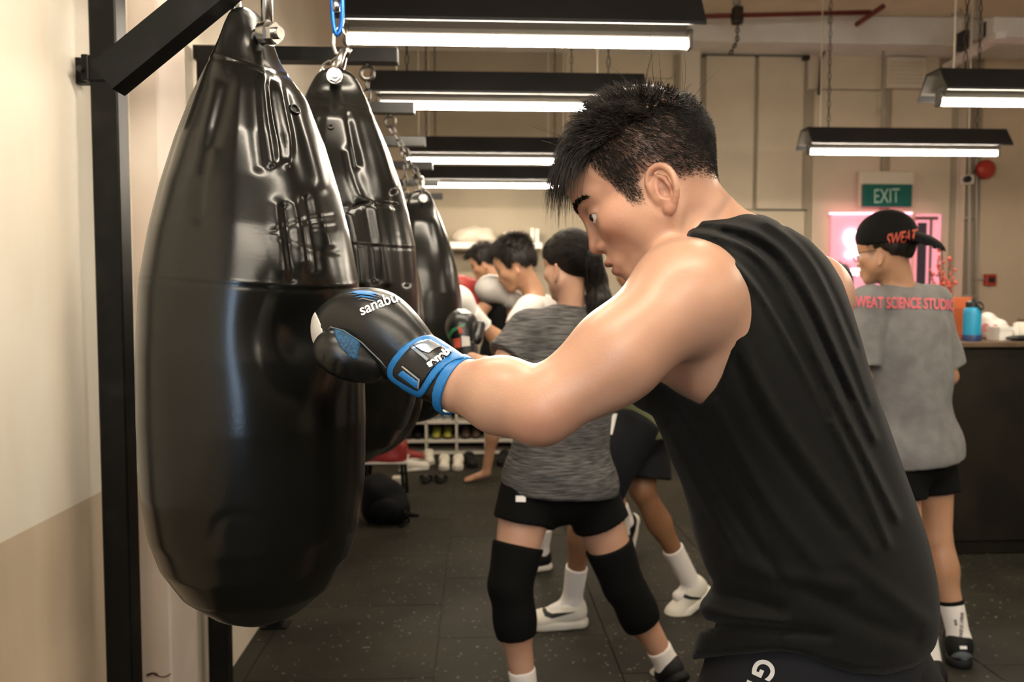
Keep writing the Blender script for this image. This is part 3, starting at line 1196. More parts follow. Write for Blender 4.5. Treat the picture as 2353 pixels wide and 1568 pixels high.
def head_ops(O, H, s=1.0, fine=False):
    W = lambda x, y, z: np.asarray(O) + (H[0] * x + H[1] * y + H[2] * z) * s
    e = lambda c, r: ell(W(*c), np.array(r) * s, H)
    c = lambda a, b, r1, r2: cone(W(*a), W(*b), r1 * s, r2 * s)
    ops = [('u', e((-.008, 0, .038), (.097, .076, .078)), 0),
           ('u', e((-.035, 0, .02), (.066, .070, .068)), .03),
           ('u', e((.048, 0, .034), (.050, .060, .050)), .03),
           ('u', e((.036, 0, -.035), (.056, .056, .075)), .03),
           ('u', e((.052, 0, -.062), (.040, .040, .046)), .02)]
    for g in (1, -1):
        ops += [('u', c((.004, .052 * g, -.068), (.070, .016 * g, -.110), .019, .016), .022),
                ('u', e((.020, .050 * g, -.055), (.034, .018, .036)), .025),
                ('u', e((.060, .043 * g, -.034), (.026, .020, .020)), .02),
                ('u', c((.088, .010 * g, .012), (.070, .046 * g, .012), .0105, .009), .016)]
    ops += [('u', e((.076, 0, -.108), (.018, .018, .016)), .016),
            ('u', c((.091, 0, .004), (.102, 0, -.041), .0075, .0105), .012),
            ('u', e((.1025, 0, -.046), (.0125, .0115, .0105)), .008)]
    for g in (1, -1):
        ops += [('u', e((.093, .0135 * g, -.0495), (.0125, .0085, .0085)), .006)]
        ops += [('s', e((.093, .031 * g, -.013), (.014, .016, .010)), .012)]
        if fine:
            ops += [('u', e((.0775, .032 * g, -.013), (.0145, .0170, .0136)), .005),
                    ('s', e((.093, .0365 * g, -.0150), (.018, .0165, .0062)), .002)]
        else:
            ops += [('u', e((.074, .031 * g, -.013), (.0145, .016, .012)), .005)]
    # mouth
    ops += [('u', e((.088, 0, -.080), (.016, .026, .017)), .014),
            ('u', e((.1005, 0, -.0745), (.0085, .020, .0062)), .006),
            ('u', e((.0965, 0, -.0895), (.0085, .017, .0068)), .006),
            ('s', e((.106, 0, -.0815), (.014, .021, .0028)), .003)]
    # ears
    for g in (1, -1):
        E = hframe(H[0] * .93 - H[1] * g * .36, H[2] * 1 - H[0] * .22)
        ec = W(-.008, .074 * g, -.041)
        out = H[1] * g
        def X(a, b, n):
            return ec + (E[0] * a + E[2] * b) * s + (out * .9 - H[0] * .35) * n * s
        ops += [('u', ell(X(0, -.002, .0), np.array((.014, .009, .026)) * s, E), .007)]
        pts = [(.014, .004), (.013, .020), (.004, .0295), (-.009, .029), (-.017, .019), (-.0185, .005), (-.015, -.009), (-.008, -.021), (.002, -.029), (.008, -.026)]
        nn = [.004, .006, .008, .011, .013, .013, .011, .008, .005, .004]
        if fine:
            pts = smooth2(pts, 1)
            nn = np.interp(np.linspace(0, 1, len(pts)), np.linspace(0, 1, len(nn)), nn)
        for i in range(len(pts) - 1):
            ops.append(('u', cone(X(*pts[i], nn[i]), X(*pts[i + 1], nn[i + 1]), .0042 * s, .0042 * s), .003))
        ops += [('s', ell(X(-.001, .001, .013), np.array((.0095, .010, .017)) * s, E), .003)]
        if fine:
            a2 = [(-.004, .019), (-.010, .010), (-.010, -.002), (-.006, -.012)]
            for i in range(3):
                ops.append(('u', cone(X(*a2[i], .006), X(*a2[i + 1], .006), .0032 * s, .0032 * s), .003))
            ops += [('s', ell(X(.001, -.004, .010), np.array((.0075, .009, .009)) * s, E), .002)]
        ops += [('u', ell(X(.003, -.026, .005), np.array((.008, .005, .009)) * s, E), .004),
                ('u', ell(X(.013, -.006, .005), np.array((.004, .004, .007)) * s, E), .004)]
    return ops, W

def paint(o, W_inv, fn):
    """per-vertex colour of the thing itself (lips, stubble): fn(local head coords) -> rgb"""
    me = o.data
    v = np.zeros(len(me.vertices) * 3, np.float32)
    me.vertices.foreach_get('co', v)
    v = v.reshape(-1, 3) + np.array(wloc(o))
    col = np.ones((len(v), 4), np.float32)
    col[:, :3] = fn(W_inv(v))
    a = me.color_attributes.new('tint', 'FLOAT_COLOR', 'POINT')
    a.data.foreach_set('color', col.ravel())

def sstep(x, a, b):
    t = np.clip((x - a) / (b - a), 0, 1)
    return t * t * (3 - 2 * t)

def hairline(q):
    """> 0 where hair grows (short men's cut), metres, in head coords"""
    x, y, z = q[:, 0], np.abs(q[:, 1]), q[:, 2]
    # height of the lower hair edge as a function of x
    edge = np.interp(x, [-.12, -.085, -.066, -.038, -.022, -.012, .004, .018, .034, .043, .050, .056, .062, .085, .12],
                     [-.055, -.058, -.050, -.030, -.006, .004, .002, -.030, -.032, .004, .024, .048, .064, .074, .080])
    return z - edge + .014 * sstep(y, .045, .065) * sstep(.032 - x, -.01, .01)

def face_tint(hair=.5):
    def fn(q):
        x, y, z = q[:, 0], q[:, 1], q[:, 2]
        t = np.ones((len(q), 3))
        lip = np.exp(-((z + .0745) / .0055) ** 2 - (y / .019) ** 2) + np.exp(-((z + .089) / .0065) ** 2 - (y / .016) ** 2)
        lip = np.clip(lip, 0, 1) * (x > .085)
        t *= 1 - lip[:, None] * np.array([.30, .48, .42])
        rosy = np.exp(-(((x - .06) / .04) ** 2 + ((np.abs(y) - .045) / .03) ** 2 + ((z + .045) / .03) ** 2))
        nose = np.exp(-(((x - .108) / .02) ** 2 + (y / .02) ** 2 + ((z + .045) / .02) ** 2))
        t *= 1 - (rosy * .5 + nose)[:, None] * np.array([.03, .14, .14])
        ear = np.exp(-(((x + .012) / .025) ** 2 + ((np.abs(y) - .085) / .012) ** 2 + ((z + .04) / .035) ** 2))
        t *= 1 - ear[:, None] * np.array([.02, .16, .14])
        if hair:
            h = hairline(q)
            near = (np.abs(q[:, 1]) < .12) & (q[:, 2] > -.09) & (np.abs(q[:, 0]) < .14)
            s_ = sstep(h, -.004, .022) * near
            t *= 1 - hair * s_[:, None] * np.array([.80, .80, .78])
            beard = np.exp(-(((x - .04) / .05) ** 2 + ((z + .08) / .03) ** 2)) * near
            t *= 1 - .06 * beard[:, None]
        return t
    return fn

def strands(roots, dirs, lens, bend, r0, seg=4, sides=3, jitter=.25):
    """thin tapering hairs as one mesh: roots, unit dirs, lengths, bend vectors (added quadratically)"""
    n = len(roots)
    d = dirs + rng.normal(0, jitter, dirs.shape)
    d /= np.linalg.norm(d, axis=1, keepdims=True)
    ref = np.where(np.abs(d[:, 2:3]) < .8, np.array([[0, 0, 1.0]]), np.array([[1.0, 0, 0]]))
    u = np.cross(d, ref)
    u /= np.linalg.norm(u, axis=1, keepdims=True)
    v = np.cross(d, u)
    rr = r0 * rng.uniform(.7, 1.3, n)
    V = np.zeros((n, seg + 1, sides, 3))
    for i in range(seg + 1):
        t = i / seg
        c = roots + d * (lens * t)[:, None] + bend * (lens * t * t)[:, None]
        w = rr * (1 - t) ** .6 + .00008
        for k in range(sides):
            a = 2 * math.pi * k / sides
            V[:, i, k] = c + (u * math.cos(a) + v * math.sin(a)) * w[:, None]
    b = (np.arange(n) * (seg + 1) * sides)[:, None, None]
    i = np.arange(seg)[None, :, None] * sides
    k = np.arange(sides)[None, None, :]
    l = (np.arange(sides)[None, None, :] + 1) % sides
    Q = np.stack([b + i + k, b + i + l, b + i + sides + l, b + i + sides + k], -1).reshape(-1, 4)
    return V.reshape(-1, 3), Q

def limb(J, *names):
    return [J[n] for n in names]

def body_ops(J, H, s=1.0, b=1.0, lb=1.0):
    """a continuous figure from joints (world points); b = build"""
    O = J['head']
    ops, W = head_ops(O, H, s)
    lat = nrm(J['shR'] - J['shL'])
    up = nrm(J['chest'] - J['pelvis'])
    fr = frame(lat, up)
    hl = nrm(J['hipR'] - J['hipL'])
    fp = frame(hl, up)
    ops += [('u', cone(W(-.022, 0, -.03), J['neck'], J.get('nk', 1.0) * .052 * s * b, J.get('nk', 1.0) * .058 * s * b), .03),
            ('u', ell(J['chest'], np.array((.155, .105, .165)) * s * b, fr), .05),
            ('u', ell(J['waist'], np.array((.130, .098, .14)) * s * b, frame(lat + hl, up)), .07),
            ('u', ell(J['pelvis'], np.array((.155, .115, .13)) * s * b, fp), .06)]
    for g in 'LR':
        sh, elb, wr = J['sh' + g], J['el' + g], J['wr' + g]
        ops += [('u', cone(J['neck'] * .75 + J['chest'] * .25, sh, .048 * s * b, .046 * s * b), .04),
                ('u', cone(sh, sh * .45 + elb * .55, .054 * s * b, .046 * s * b), .03),
                ('u', cone(sh * .45 + elb * .55, elb, .046 * s * b, .036 * s * b), .02),
                ('u', cone(elb, elb * .65 + wr * .35, .037 * s * b, .039 * s * b), .015),
                ('u', cone(elb * .65 + wr * .35, wr, .039 * s * b, .026 * s * b), .015),
                ('u', ell(wr + nrm(wr - elb) * .045 * s, (.036 * s,) * 3), .015)]
        hp, kn, an, toe = J['hip' + g], J['kn' + g], J['an' + g], J['toe' + g]
        cf = kn * .68 + an * .32
        back = nrm(kn - toe)
        back[2] = 0
        ops += [('u', cone(hp, kn, .086 * s * b * lb, .055 * s * b * lb), .04),
                ('u', cone(kn, cf, .052 * s * b * lb, .050 * s * b * lb), .02),
                ('u', ell(cf + back * .012, np.array((.046, .052, .10)) * s * b * lb, frame(np.cross(back, (0, 0, 1)), kn - an)), .03),
                ('u', cone(cf, an, .046 * s * b * lb, .034 * s * b * lb), .025),
                ('u', cone(an + np.array((0, 0, -.02)), an + (toe - an) * J.get('foot', .52), .032 * s, .022 * s), .02)]
    return ops, W

def hand_ops(wr, d, palm, side, s=1.0, curl=.6):
    """open relaxed hand: d along the hand, palm direction, side = thumb side"""
    d, palm, side = nrm(d), nrm(palm), nrm(side)
    c = wr + d * .05 * s
    ops = [('u', ell(c, np.array((.040, .016, .046)) * s, frame(side, d)), .015)]
    for i, L in enumerate((.066, .074, .070, .055)):
        k = c + d * .040 * s + side * (.028 - .018 * i) * s
        k2 = k + (d * math.cos(curl * .7) + palm * math.sin(curl * .7)) * L * .5 * s
        k3 = k2 + (d * math.cos(curl * 1.8) + palm * math.sin(curl * 1.8)) * L * .5 * s
        ops += [('u', cone(k, k2, .0085 * s, .0078 * s), .004), ('u', cone(k2, k3, .0078 * s, .0065 * s), .003)]
    t0 = wr + d * .022 * s + side * .03 * s
    t1 = t0 + (d * .7 + side * .7) * .035 * s
    ops += [('u', cone(t0, t1, .012 * s, .0095 * s), .008), ('u', cone(t1, t1 + (d * .9 + palm * .4) * .032 * s, .0095 * s, .0075 * s), .003)]
    return ops

def shoe(parent, an, toe, m_up, m_sole, s=1.0, ground_z=None, h=.006, name='shoe', high=.0, label=None):
    """low sneaker: upper with tongue and sole; an = ankle joint, toe = tip of the toes"""
    f = np.array(toe) - np.array(an)
    lie = f.copy()
    gz = (min(an[2] - .075 * s, toe[2] - .02)) if ground_z is None else ground_z
    if ground_z is not None:
        lie[2] = 0
    f = nrm(lie)
    up = np.array([0, 0, 1.0])
    up = nrm(up - f * (up @ f))
    sd = np.cross(up, f)
    base = np.array(an, float)
    if ground_z is not None:
        base[2] = gz
    else:
        base = base - up * .078 * s
    B = lambda x, y, z: base + (f * x + sd * y + up * z) * s
    fr = np.array([f, sd, up])
    L = np.linalg.norm(lie) / s
    L = max(L, .15)
    ops = [('u', cone(B(-.022, 0, .055), B(.02, 0, .055), .036 * s, .038 * s), 0),
           ('u', cone(B(0, 0, .06), B(L * .82, 0, .035), .040 * s, .034 * s), .03),
           ('u', ell(B(L * .8, 0, .032), np.array((.052, .044, .033)) * s, fr), .02),
           ('u', cone(B(-.012, 0, .085 + high), B(.01, 0, .085 + high), .036 * s, .038 * s), .02),
           ('i', half(B(0, 0, .016), -up), 0),
           ('i', half(B(0, 0, .100 + high), up + f * .15), .006)]
    o = sculpt(name, ops, h, m_up, parent, label)
    so = [('u', cone(B(-.02, 0, .014), B(.06, 0, .014), .043 * s, .040 * s), 0),
          ('u', cone(B(.04, 0, .014), B(L * .8, 0, .014), .041 * s, .047 * s), .02),
          ('i', half(B(0, 0, .0), -up), .004), ('i', half(B(0, 0, .030), up), .004)]
    sculpt('sole', so, h, m_sole, o)
    lc = MB()
    for i in range(4):
        x = .045 + i * (L * .11)
        zz = .098 - i * .0125
        lc.tube([B(x, -.022, zz - .004), B(x, 0, zz + .003), B(x, .022, zz - .004)], .0032 * s, 5)
    lc.build('laces', m_up, o, True)
    return o

def sock(parent, kn, an, toe, t0, material, h=.006, s=1.0, r0=.046, r1=.037, name='sock'):
    top = an + (kn - an) * t0
    ops = [('u', tubep(top, an, r0 * s, r1 * s), 0), ('u', ell(an, (r1 * s * 1.02,) * 3), .015),
           ('u', cone(an + np.array((0, 0, -.02)), an * .45 + toe * .55, .038 * s, .028 * s), .02)]
    return sculpt(name, ops, h, material, parent)

def glove(parent, wr, d, nr, m_main, m_cuff, m_trim, s=1.0, h=.006, thumb=1, name='boxing_glove', label=None):
    """boxing glove: d along the forearm, nr = towards the back of the hand, thumb side = cross"""
    d = nrm(d)
    nr = nrm(np.asarray(nr, float) - d * (np.asarray(nr) @ d))
    sd = np.cross(d, nr) * thumb
    B = lambda x, y, z: np.asarray(wr) + (d * x + sd * y + nr * z) * s
    fr = np.array([d, sd, nr])
    ops = [('u', ell(B(.125, 0, .010), np.array((.075, .058, .062)) * s, fr), 0),
           ('u', ell(B(.150, -.004, -.022), np.array((.052, .055, .046)) * s, fr), .03),
           ('u', cone(B(.02, 0, 0), B(.11, 0, .008), .043 * s, .056 * s), .03)]
    o = sculpt(name, ops, h, m_main, parent, label)
    sculpt('thumb', [('u', cone(B(.06, .045, -.015), B(.13, .052, -.045), .024 * s, .026 * s), 0)], h, m_main, o)
    sculpt('cuff', [('u', tubep(B(-.055, 0, 0), B(.035, 0, 0), .044 * s, .050 * s), 0)], h, m_cuff, o)
    sculpt('cuff_trim', [('u', tubep(B(-.066, 0, 0), B(-.053, 0, 0), .0455 * s, .0455 * s), 0)], h, m_trim, o)
    return o

def tee(parent, J, material, hem, sl=.55, loose=1.0, s=1.0, b=1.0, h=.008, name='shirt', wr=None, neck_r=.062):
    lat = nrm(J['shR'] - J['shL'])
    up = nrm(J['chest'] - J['pelvis'])
    fr = frame(lat, up)
    fp = frame(nrm(J['hipR'] - J['hipL']), up)
    k = s * b
    ops = [('u', ell(J['chest'], np.array((.170, .122, .20)) * k * loose, fr), 0),
           ('u', ell(J['waist'], np.array((.152, .120, .17)) * k * loose, frame(lat, up)), .09),
           ('u', ell(J['pelvis'], np.array((.168, .130, .16)) * k * loose, fp), .08),
           ('u', ell(hem + up * .03, np.array((.176, .134, .13)) * k * loose, fp), .05)]
    for g in 'LR':
        sh, elb = J['sh' + g], J['el' + g]
        e = sh + (elb - sh) * sl
        ops += [('u', cone(J['neck'] * .72 + J['chest'] * .28, sh, .060 * k, .062 * k), .05),
                ('u', cone(sh, sh + (elb - sh) * .3, .066 * k, .064 * k), .04),
                ('u', tubep(sh + (elb - sh) * .2, e, .062 * k, .064 * k * loose), .02)]
    ops += [('s', ell(J['neck'] + (J['head'] - J['neck']) * .32, np.array((neck_r, neck_r, .055)) * s, frame(lat, J['head'] - J['neck'])), .01)]
    if wr:
        ops.append(('d', wrinkle(*wr), 0))
    ops.append(('i', half(hem, -up), .004))
    return sculpt(name, ops, h, material, parent)

def shorts(parent, J, material, top, tl=.5, flare=1.12, s=1.0, b=1.0, h=.008, name='shorts'):
    up = nrm(J['waist'] - J['pelvis'])
    fp = frame(nrm(J['hipR'] - J['hipL']), up)
    k = s * b
    ops = [('u', ell(J['pelvis'], np.array((.166, .126, .15)) * k, fp), 0)]
    for g in 'LR':
        hp, kn = J['hip' + g], J['kn' + g]
        ops += [('u', tubep(hp + (hp - kn) * .12, hp + (kn - hp) * tl, .095 * k, .090 * k * flare), .04)]
    ops.append(('i', half(top, up), .004))
    ops.append(('d', wrinkle(.003, [((40, 13, 9), 0), ((-31, 22, 5), 1.2)]), 0))
    return sculpt(name, ops, h, material, parent)

def person(label, J, H, m_skin, s=1.0, b=1.0, h=.008, extra=(), hair=.5, lb=1.0):
    base = (J['anL'] + J['anR']) / 2
    t = thing('person', label, 'person', (base[0], base[1], 0))
    ops, W = body_ops(J, H, s, b, lb)
    ops = ops + list(extra)
    body = sculpt('body', ops, h, m_skin, t)
    O = np.asarray(J['head'])
    inv = lambda v: ((v - O) @ H.T) / s
    paint(body, inv, face_tint(hair))
    return t, body, W, inv

def hair_cap(parent, O, H, s=1.0, h=.006, grow=.012, top=.02, n=1500, length=.03, back=False, material=None, line=0.0):
    """short hair: a cap that follows the hairline plus strands"""
    W = lambda x, y, z: np.asarray(O) + (H[0] * x + H[1] * y + H[2] * z) * s
    ops = [('u', ell(W(-.010, 0, .040), np.array((.099 + grow, .078 + grow, .080 + grow + top * .6)) * s, H), 0),
           ('u', ell(W(-.04, 0, .01), np.array((.066 + grow, .071 + grow * .8, .072 + grow)) * s, H), .02),
           ('u', ell(W(.055, 0, .072), np.array((.050 + grow, .058, .026 + top)) * s, H), .02),
           ('d', wrinkle(.004 * s, [(H[0] * 90 + H[1] * 120, 0), (H[1] * 150 - H[0] * 60, 1), (H[0] * 170 + H[2] * 80, 2)]), 0)]
    V, Q = solid(ops, h * s, relax=0)
    q = (V - np.asarray(O)) @ H.T / s
    # trim to the hairline
    ok = hairline(q) > .004 + line
    Q = Q[ok[Q].all(1)]
    V, Q = compact(V, Q)
    N = vnormals(V, Q)
    i = rng.integers(0, len(V), n)
    ql = (V[i] - np.asarray(O)) @ H.T / s
    topw = sstep(ql[:, 2], .03, .09)
    d = N[i] * .5 + H[0] * (sstep(ql[:, 0], -.06, .06) * topw * .9)[:, None] - H[2] * ((1 - topw) * .8)[:, None]
    d /= np.linalg.norm(d, axis=1, keepdims=True)
    sv, sq = strands(V[i] - N[i] * .004, d, (.3 + .7 * topw) * length * rng.uniform(.6, 1.3, n), -H[2] * .3 * np.ones((n, 1)), .0011 * s, 3, 3, .35)
    V2, Q2 = joinm([(V, Q), (sv, sq)])
    return link('hair', mesh_np('hair', V2, Q2), material or M['hair_black'], parent)

# ------------------------------------------------------------------ the man punching the first bag
feet = (ground(1500, 1600) * 0 + np.array([.55, 1.3, 0]))
man = thing('person', 'man in a black sleeveless tank top leaning in and punching the nearest bag', 'person', (.55, 1.25, 0))
# head: facing left and a little away, bowed about 28 degrees
ya, pt = R(14), R(31)
f0 = -RT * math.cos(ya) + FW * math.sin(ya)
hf = f0 * math.cos(pt) - UP * math.sin(pt)
HH = hframe(hf, UP * math.cos(pt) + f0 * math.sin(pt))
HO = P(1480, 413, 1.10)
hops, HW = head_ops(HO, HH, 1.0, fine=True)
hinv = lambda v: (v - HO) @ HH.T
bw = nrm((.72, .69, 0))                        # across the shoulders, left to right
bn = nrm((.69, -.72, 0))                       # out of his back
def tf(ux, uz=1.0):
    """torso frame: across, out of the chest, along the spine"""
    return frame(bw, RT * ux + UP * uz)
nb = P(1640, 600, 1.13)
bops = hops + [
    ('u', cone(HW(-.028, 0, -.03), P(1628, 570, 1.115), .054, .060), .03),
    ('u', cone(HW(.02, 0, -.075), P(1590, 640, 1.10), .036, .050), .03),
    ('u', cone(P(1628, 570, 1.115), P(1700, 650, 1.15), .060, .085), .04),
    # trunk
    ('u', ell(P(1745, 800, 1.15), (.168, .105, .185), tf(-.20)), .05),
    ('u', ell(P(1840, 1150, 1.18), (.145, .105, .20), tf(-.20)), .08),
    ('u', ell(P(1885, 1480, 1.20), (.165, .125, .16), tf(-.12)), .08),
    # shoulders
    ('u', cone(P(1650, 610, 1.12), P(1590, 660, 1.0), .052, .058), .04),
    ('u', cone(P(1690, 610, 1.14), P(1850, 690, 1.26), .055, .055), .04),
    ('u', ell(P(1575, 682, .985), (S(118, .985), .060, S(128, .985)), camf(38)), .03),
    ('u', ell(P(1640, 740, 1.02), (S(95, 1), .055, S(150, 1)), camf(20)), .035),
    ('u', ell(P(1632, 850, 1.055), (S(80, 1), .060, S(130, 1)), camf(22)), .035),
    ('u', ell(P(1560, 830, 1.12), (.055, .06, .075), tf(-.2)), .04),
    # left arm
    ('u', cone(P(1565, 690, .98), P(1420, 812, .958), .0605, .056), .025),
    ('u', cone(P(1420, 812, .958), P(1250, 938, .95), .0545, .0425), .02),
    ('u', ell(P(1400, 850, .955), (S(115, .955), .045, S(82, .955)), camf(38)), .02),
    ('u', ell(P(1470, 760, .955), (S(95, .955), .040, S(70, .955)), camf(40)), .02),
    ('u', ell(P(1222, 968, .955), (S(40, .95), .032, S(42, .95)), camf(30)), .025),
    ('u', cone(P(1245, 930, .955), P(1150, 912, .99), .043, .0455), .02),
    ('u', ell(P(1165, 898, .985), (S(85, .98), .040, S(70, .98)), camf(-18)), .02),
    ('u', cone(P(1150, 912, .99), P(1050, 884, 1.035), .0445, .034), .02),
    ('u', cone(P(1050, 884, 1.035), P(930, 810, 1.085), .033, .034), .015),
    ('u', ell(P(860, 765, 1.10), (.052, .036, .04), camf(-30)), .02),
    # right arm, held in guard on the far side of the body
    ('u', ell(P(1868, 680, 1.275), (.060, .058, .068)), .03),
    ('u', cone(P(1865, 690, 1.28), P(1800, 880, 1.42), .056, .044), .03),
    ('u', cone(P(1800, 880, 1.42), P(1620, 800, 1.46), .044, .03), .02),
    ('u', ell(P(1590, 785, 1.46), (.04, .04, .04)), .02),
]
# legs: left foot forward, right foot back (below the picture)
hipL, hipR = P(1800, 1560, 1.12), P(1980, 1560, 1.30)
knL, knR = np.array([.36, 1.16, .50]), np.array([.86, 1.42, .50])
anL, anR = np.array([.34, 1.10, .085]), np.array([1.10, 1.52, .10])
toL, toR = np.array([.16, 1.20, .03]), np.array([.95, 1.62, .03])
for hp, kn, an, to in ((hipL, knL, anL, toL), (hipR, knR, anR, toR)):
    cf = kn * .68 + an * .32
    bops += [('u', cone(hp, kn, .088, .058), .05), ('u', cone(kn, cf, .055, .053), .02), ('u', ell(cf + np.array((.018, 0, 0)), (.05, .05, .11)), .03),
             ('u', cone(cf, an, .048, .036), .02), ('u', cone(an + np.array((0, 0, -.02)), to, .034, .024), .02)]
# face and neck on a fine grid, the rest coarser; the two meet on a plane through the neck
cutp, cutn = HW(-.055, 0, -.085), nrm(HW(0, 0, 0) - P(1640, 620, 1.13))
kp = lambda c: ((c - cutp) @ cutn) > 0
hv = solid(bops, .0021, lo=HO - .17, hi=HO + .17, keep=lambda c: (((c - cutp) @ cutn) > -.006) & (np.linalg.norm(c - HO, axis=1) < .165), relax=0)
bv = solid(bops, .0052, keep=lambda c: ~((((c - cutp) @ cutn) > .004) & (np.linalg.norm(c - HO, axis=1) < .158)), relax=0)
V, Q = joinm([hv, bv])
body = link('body', mesh_np('body', V, Q), M['skin_light'], man)
base_tint = face_tint(.74)
def boxer_tint(q):
    t = base_tint(q)
    r = np.linalg.norm(q, axis=1)
    far = r > .16
    t[far] = 1
    w = q @ HH + HO
    px, py = CX + F * ((w - CAM) @ RT) / ((w - CAM) @ FW), CY - F * ((w - CAM) @ UP) / ((w - CAM) @ FW)
    elb = np.exp(-((px - 1240) / 110) ** 2 - ((py - 975) / 60) ** 2)      # reddened elbow and forearm
    t *= 1 - elb[:, None] * np.array([.05, .16, .17])
    return t
paint(body, hinv, boxer_tint)

# eyes, brows
for g in (1, -1):
    c = HW(.0770, .032 * g, -.0145)
    e = MB()
    bm = bmesh.new()
    bmesh.ops.create_uvsphere(bm, u_segments=20, v_segments=14, radius=.0138)
    bmesh.ops.translate(bm, verts=bm.verts, vec=Vector(c))
    eo = e.bm(bm).build('eye', M['eye_white'], man, True)
    gz = nrm(HH[0] * .86 + HH[1] * .42 + HH[2] * .10)
    bm = bmesh.new()
    bmesh.ops.create_uvsphere(bm, u_segments=16, v_segments=10, radius=.0070)
    bmesh.ops.translate(bm, verts=bm.verts, vec=Vector(c + gz * .0082))
    MB().bm(bm).build('iris', M['iris'], eo, True)
hb = bvh_of([body])
def surf(p):
    h = hb.find_nearest(Vector(p))
    return np.array(h[0]), np.array(h[1])
rt, dr, ln, bd = [], [], [], []
for g in (1, -1):
    for i in range(420):
        t = random.random()
        y = .010 + .040 * t
        zc_ = .0115 + .009 * math.sin(t * 2.2) - .006 * t
        p, n = surf(HW(.10 - .028 * t * t, y * g, zc_ + random.gauss(0, .0021) * (1.15 - .6 * t)))
        rt.append(p)
        dr.append(nrm(n * .25 + HH[1] * g * .8 - HH[0] * .35 * t + HH[2] * (.5 - t)))
        ln.append(random.uniform(.005, .009))
        bd.append(-n * .2)
sv, sq = strands(np.array(rt), np.array(dr), np.array(ln), np.array(bd), .00045, 2, 3, .2)
link('eyebrow', mesh_np('eyebrow', sv, sq), M['hair_black'], man)
rt, dr, ln, bd = [], [], [], []
for i in range(46):
    t = i / 45
    y = .020 + .025 * t
    rt.append(HW(.0915 - .012 * t - .008 * abs(t - .5), y + .001, -.0095 - .004 * abs(t - .45)))
    dr.append(nrm(HH[0] * .8 - HH[2] * .35 + HH[1] * (t - .3) * .8))
    ln.append(.006)
    bd.append(HH[2] * .4)
sv, sq = strands(np.array(rt), np.array(dr), np.array(ln), np.array(bd), .0003, 3, 3, .12)
link('eyelashes', mesh_np('eyelashes', sv, sq), M['hair_black'], man)

# hair: clipped sides, long textured top falling over the forehead
Vh, Qh = hv
Nh = vnormals(Vh, Qh)
qh = hinv(Vh)
hl_ = hairline(qh)
cand = np.where((hl_ > 0) & (qh[:, 2] > -.065) & (np.abs(qh[:, 1]) < .10) & ~((np.abs(qh[:, 1]) > .066) & (qh[:, 0] > -.034) & (qh[:, 0] < .014) & (qh[:, 2] < -.010)))[0]
topf = sstep(qh[cand, 2] - .25 * np.minimum(0, qh[cand, 0]) * 0 - .042 - .012 * np.cos(qh[cand, 0] * 20), -.008, .022)
topf = np.maximum(topf, sstep(qh[cand, 0], .055, .075))
parts = []
# sides and nape
i = rng.choice(len(cand), 34000)
hh, tp = hl_[cand][i], topf[i]
keepm = rng.random(len(i)) < (1 - sstep(tp, .75, 1.0)) * sstep(hh, -.002, .02) * .9 + .1
i = i[keepm]
v, n, q = Vh[cand][i], Nh[cand][i], qh[cand][i]
front = sstep(q[:, 0], -.03, .03)[:, None]
d = n * .45 - HH[2] * (.75 - .2 * front) - HH[0] * (.45 - .3 * front)
parts.append(strands(v - n * .0005, d / np.linalg.norm(d, axis=1, keepdims=True), np.clip(.004 + hl_[cand][i] * .17, .0035, .016), -n * .25, .00021, 2, 3, .22))
# top
ct = cand[topf > .15]
i = rng.choice(len(ct), 8500)
v, n, q = Vh[ct][i], Nh[ct][i], qh[ct][i]
fr_ = sstep(q[:, 0], .0, .075)[:, None]
bk = sstep(-q[:, 0], .02, .09)[:, None]
clump = np.stack([np.sin(q[:, 1] * 260 + q[:, 0] * 90), np.cos(q[:, 0] * 230), np.sin(q[:, 0] * 170 + q[:, 1] * 140)], 1)
d = n * (.75 - .35 * fr_ - .35 * bk) + HH[0] * (.30 + .50 * fr_) - HH[0] * .25 * bk + HH[2] * (.25 * (1 - fr_)) - HH[2] * .45 * bk + (clump @ HH) * .22
d /= np.linalg.norm(d, axis=1, keepdims=True)
L_ = (.030 + .020 * fr_[:, 0] - .016 * bk[:, 0]) * rng.uniform(.55, 1.25, len(i))
bend = -HH[2] * (.15 + .85 * fr_) + HH[0] * .1
parts.append(strands(v - n * .001, d, L_, bend, .00065, 5, 3, .20))
# fringe locks curling over the brow
cf_ = np.where((hl_ > -.003) & (hl_ < .02) & (qh[:, 0] > .066) & (qh[:, 1] < .034) & (qh[:, 1] > -.055))[0]
i = rng.choice(cf_, 1100)
v, n, q = Vh[i], Nh[i], qh[i]
lock = np.floor((q[:, 1] + .06) / .013)
off = np.stack([np.sin(lock * 2.1), np.cos(lock * 3.7) * .6, np.sin(lock * 1.3) * .5], 1)
d = n * .75 + HH[0] * .15 + HH[2] * .35 + (off @ HH) * .16
d /= np.linalg.norm(d, axis=1, keepdims=True)
parts.append(strands(v, d, rng.uniform(.024, .044, len(i)) * (1 + .15 * np.sin(lock)), -HH[2] * (1.35 + .25 * np.cos(lock))[:, None] - HH[0] * (.30 + .25 * np.sin(lock * 1.7))[:, None] + HH[1] * (.2 * np.sin(lock * 5))[:, None], .00055, 7, 3, .09))
# a few stray hairs
i = rng.choice(ct, 60)
d = Nh[i] * .8 + HH[2] * .4
parts.append(strands(Vh[i], d / np.linalg.norm(d, axis=1, keepdims=True), rng.uniform(.03, .045, 60), rng.normal(0, .5, (60, 3)), .0003, 6, 3, .35))
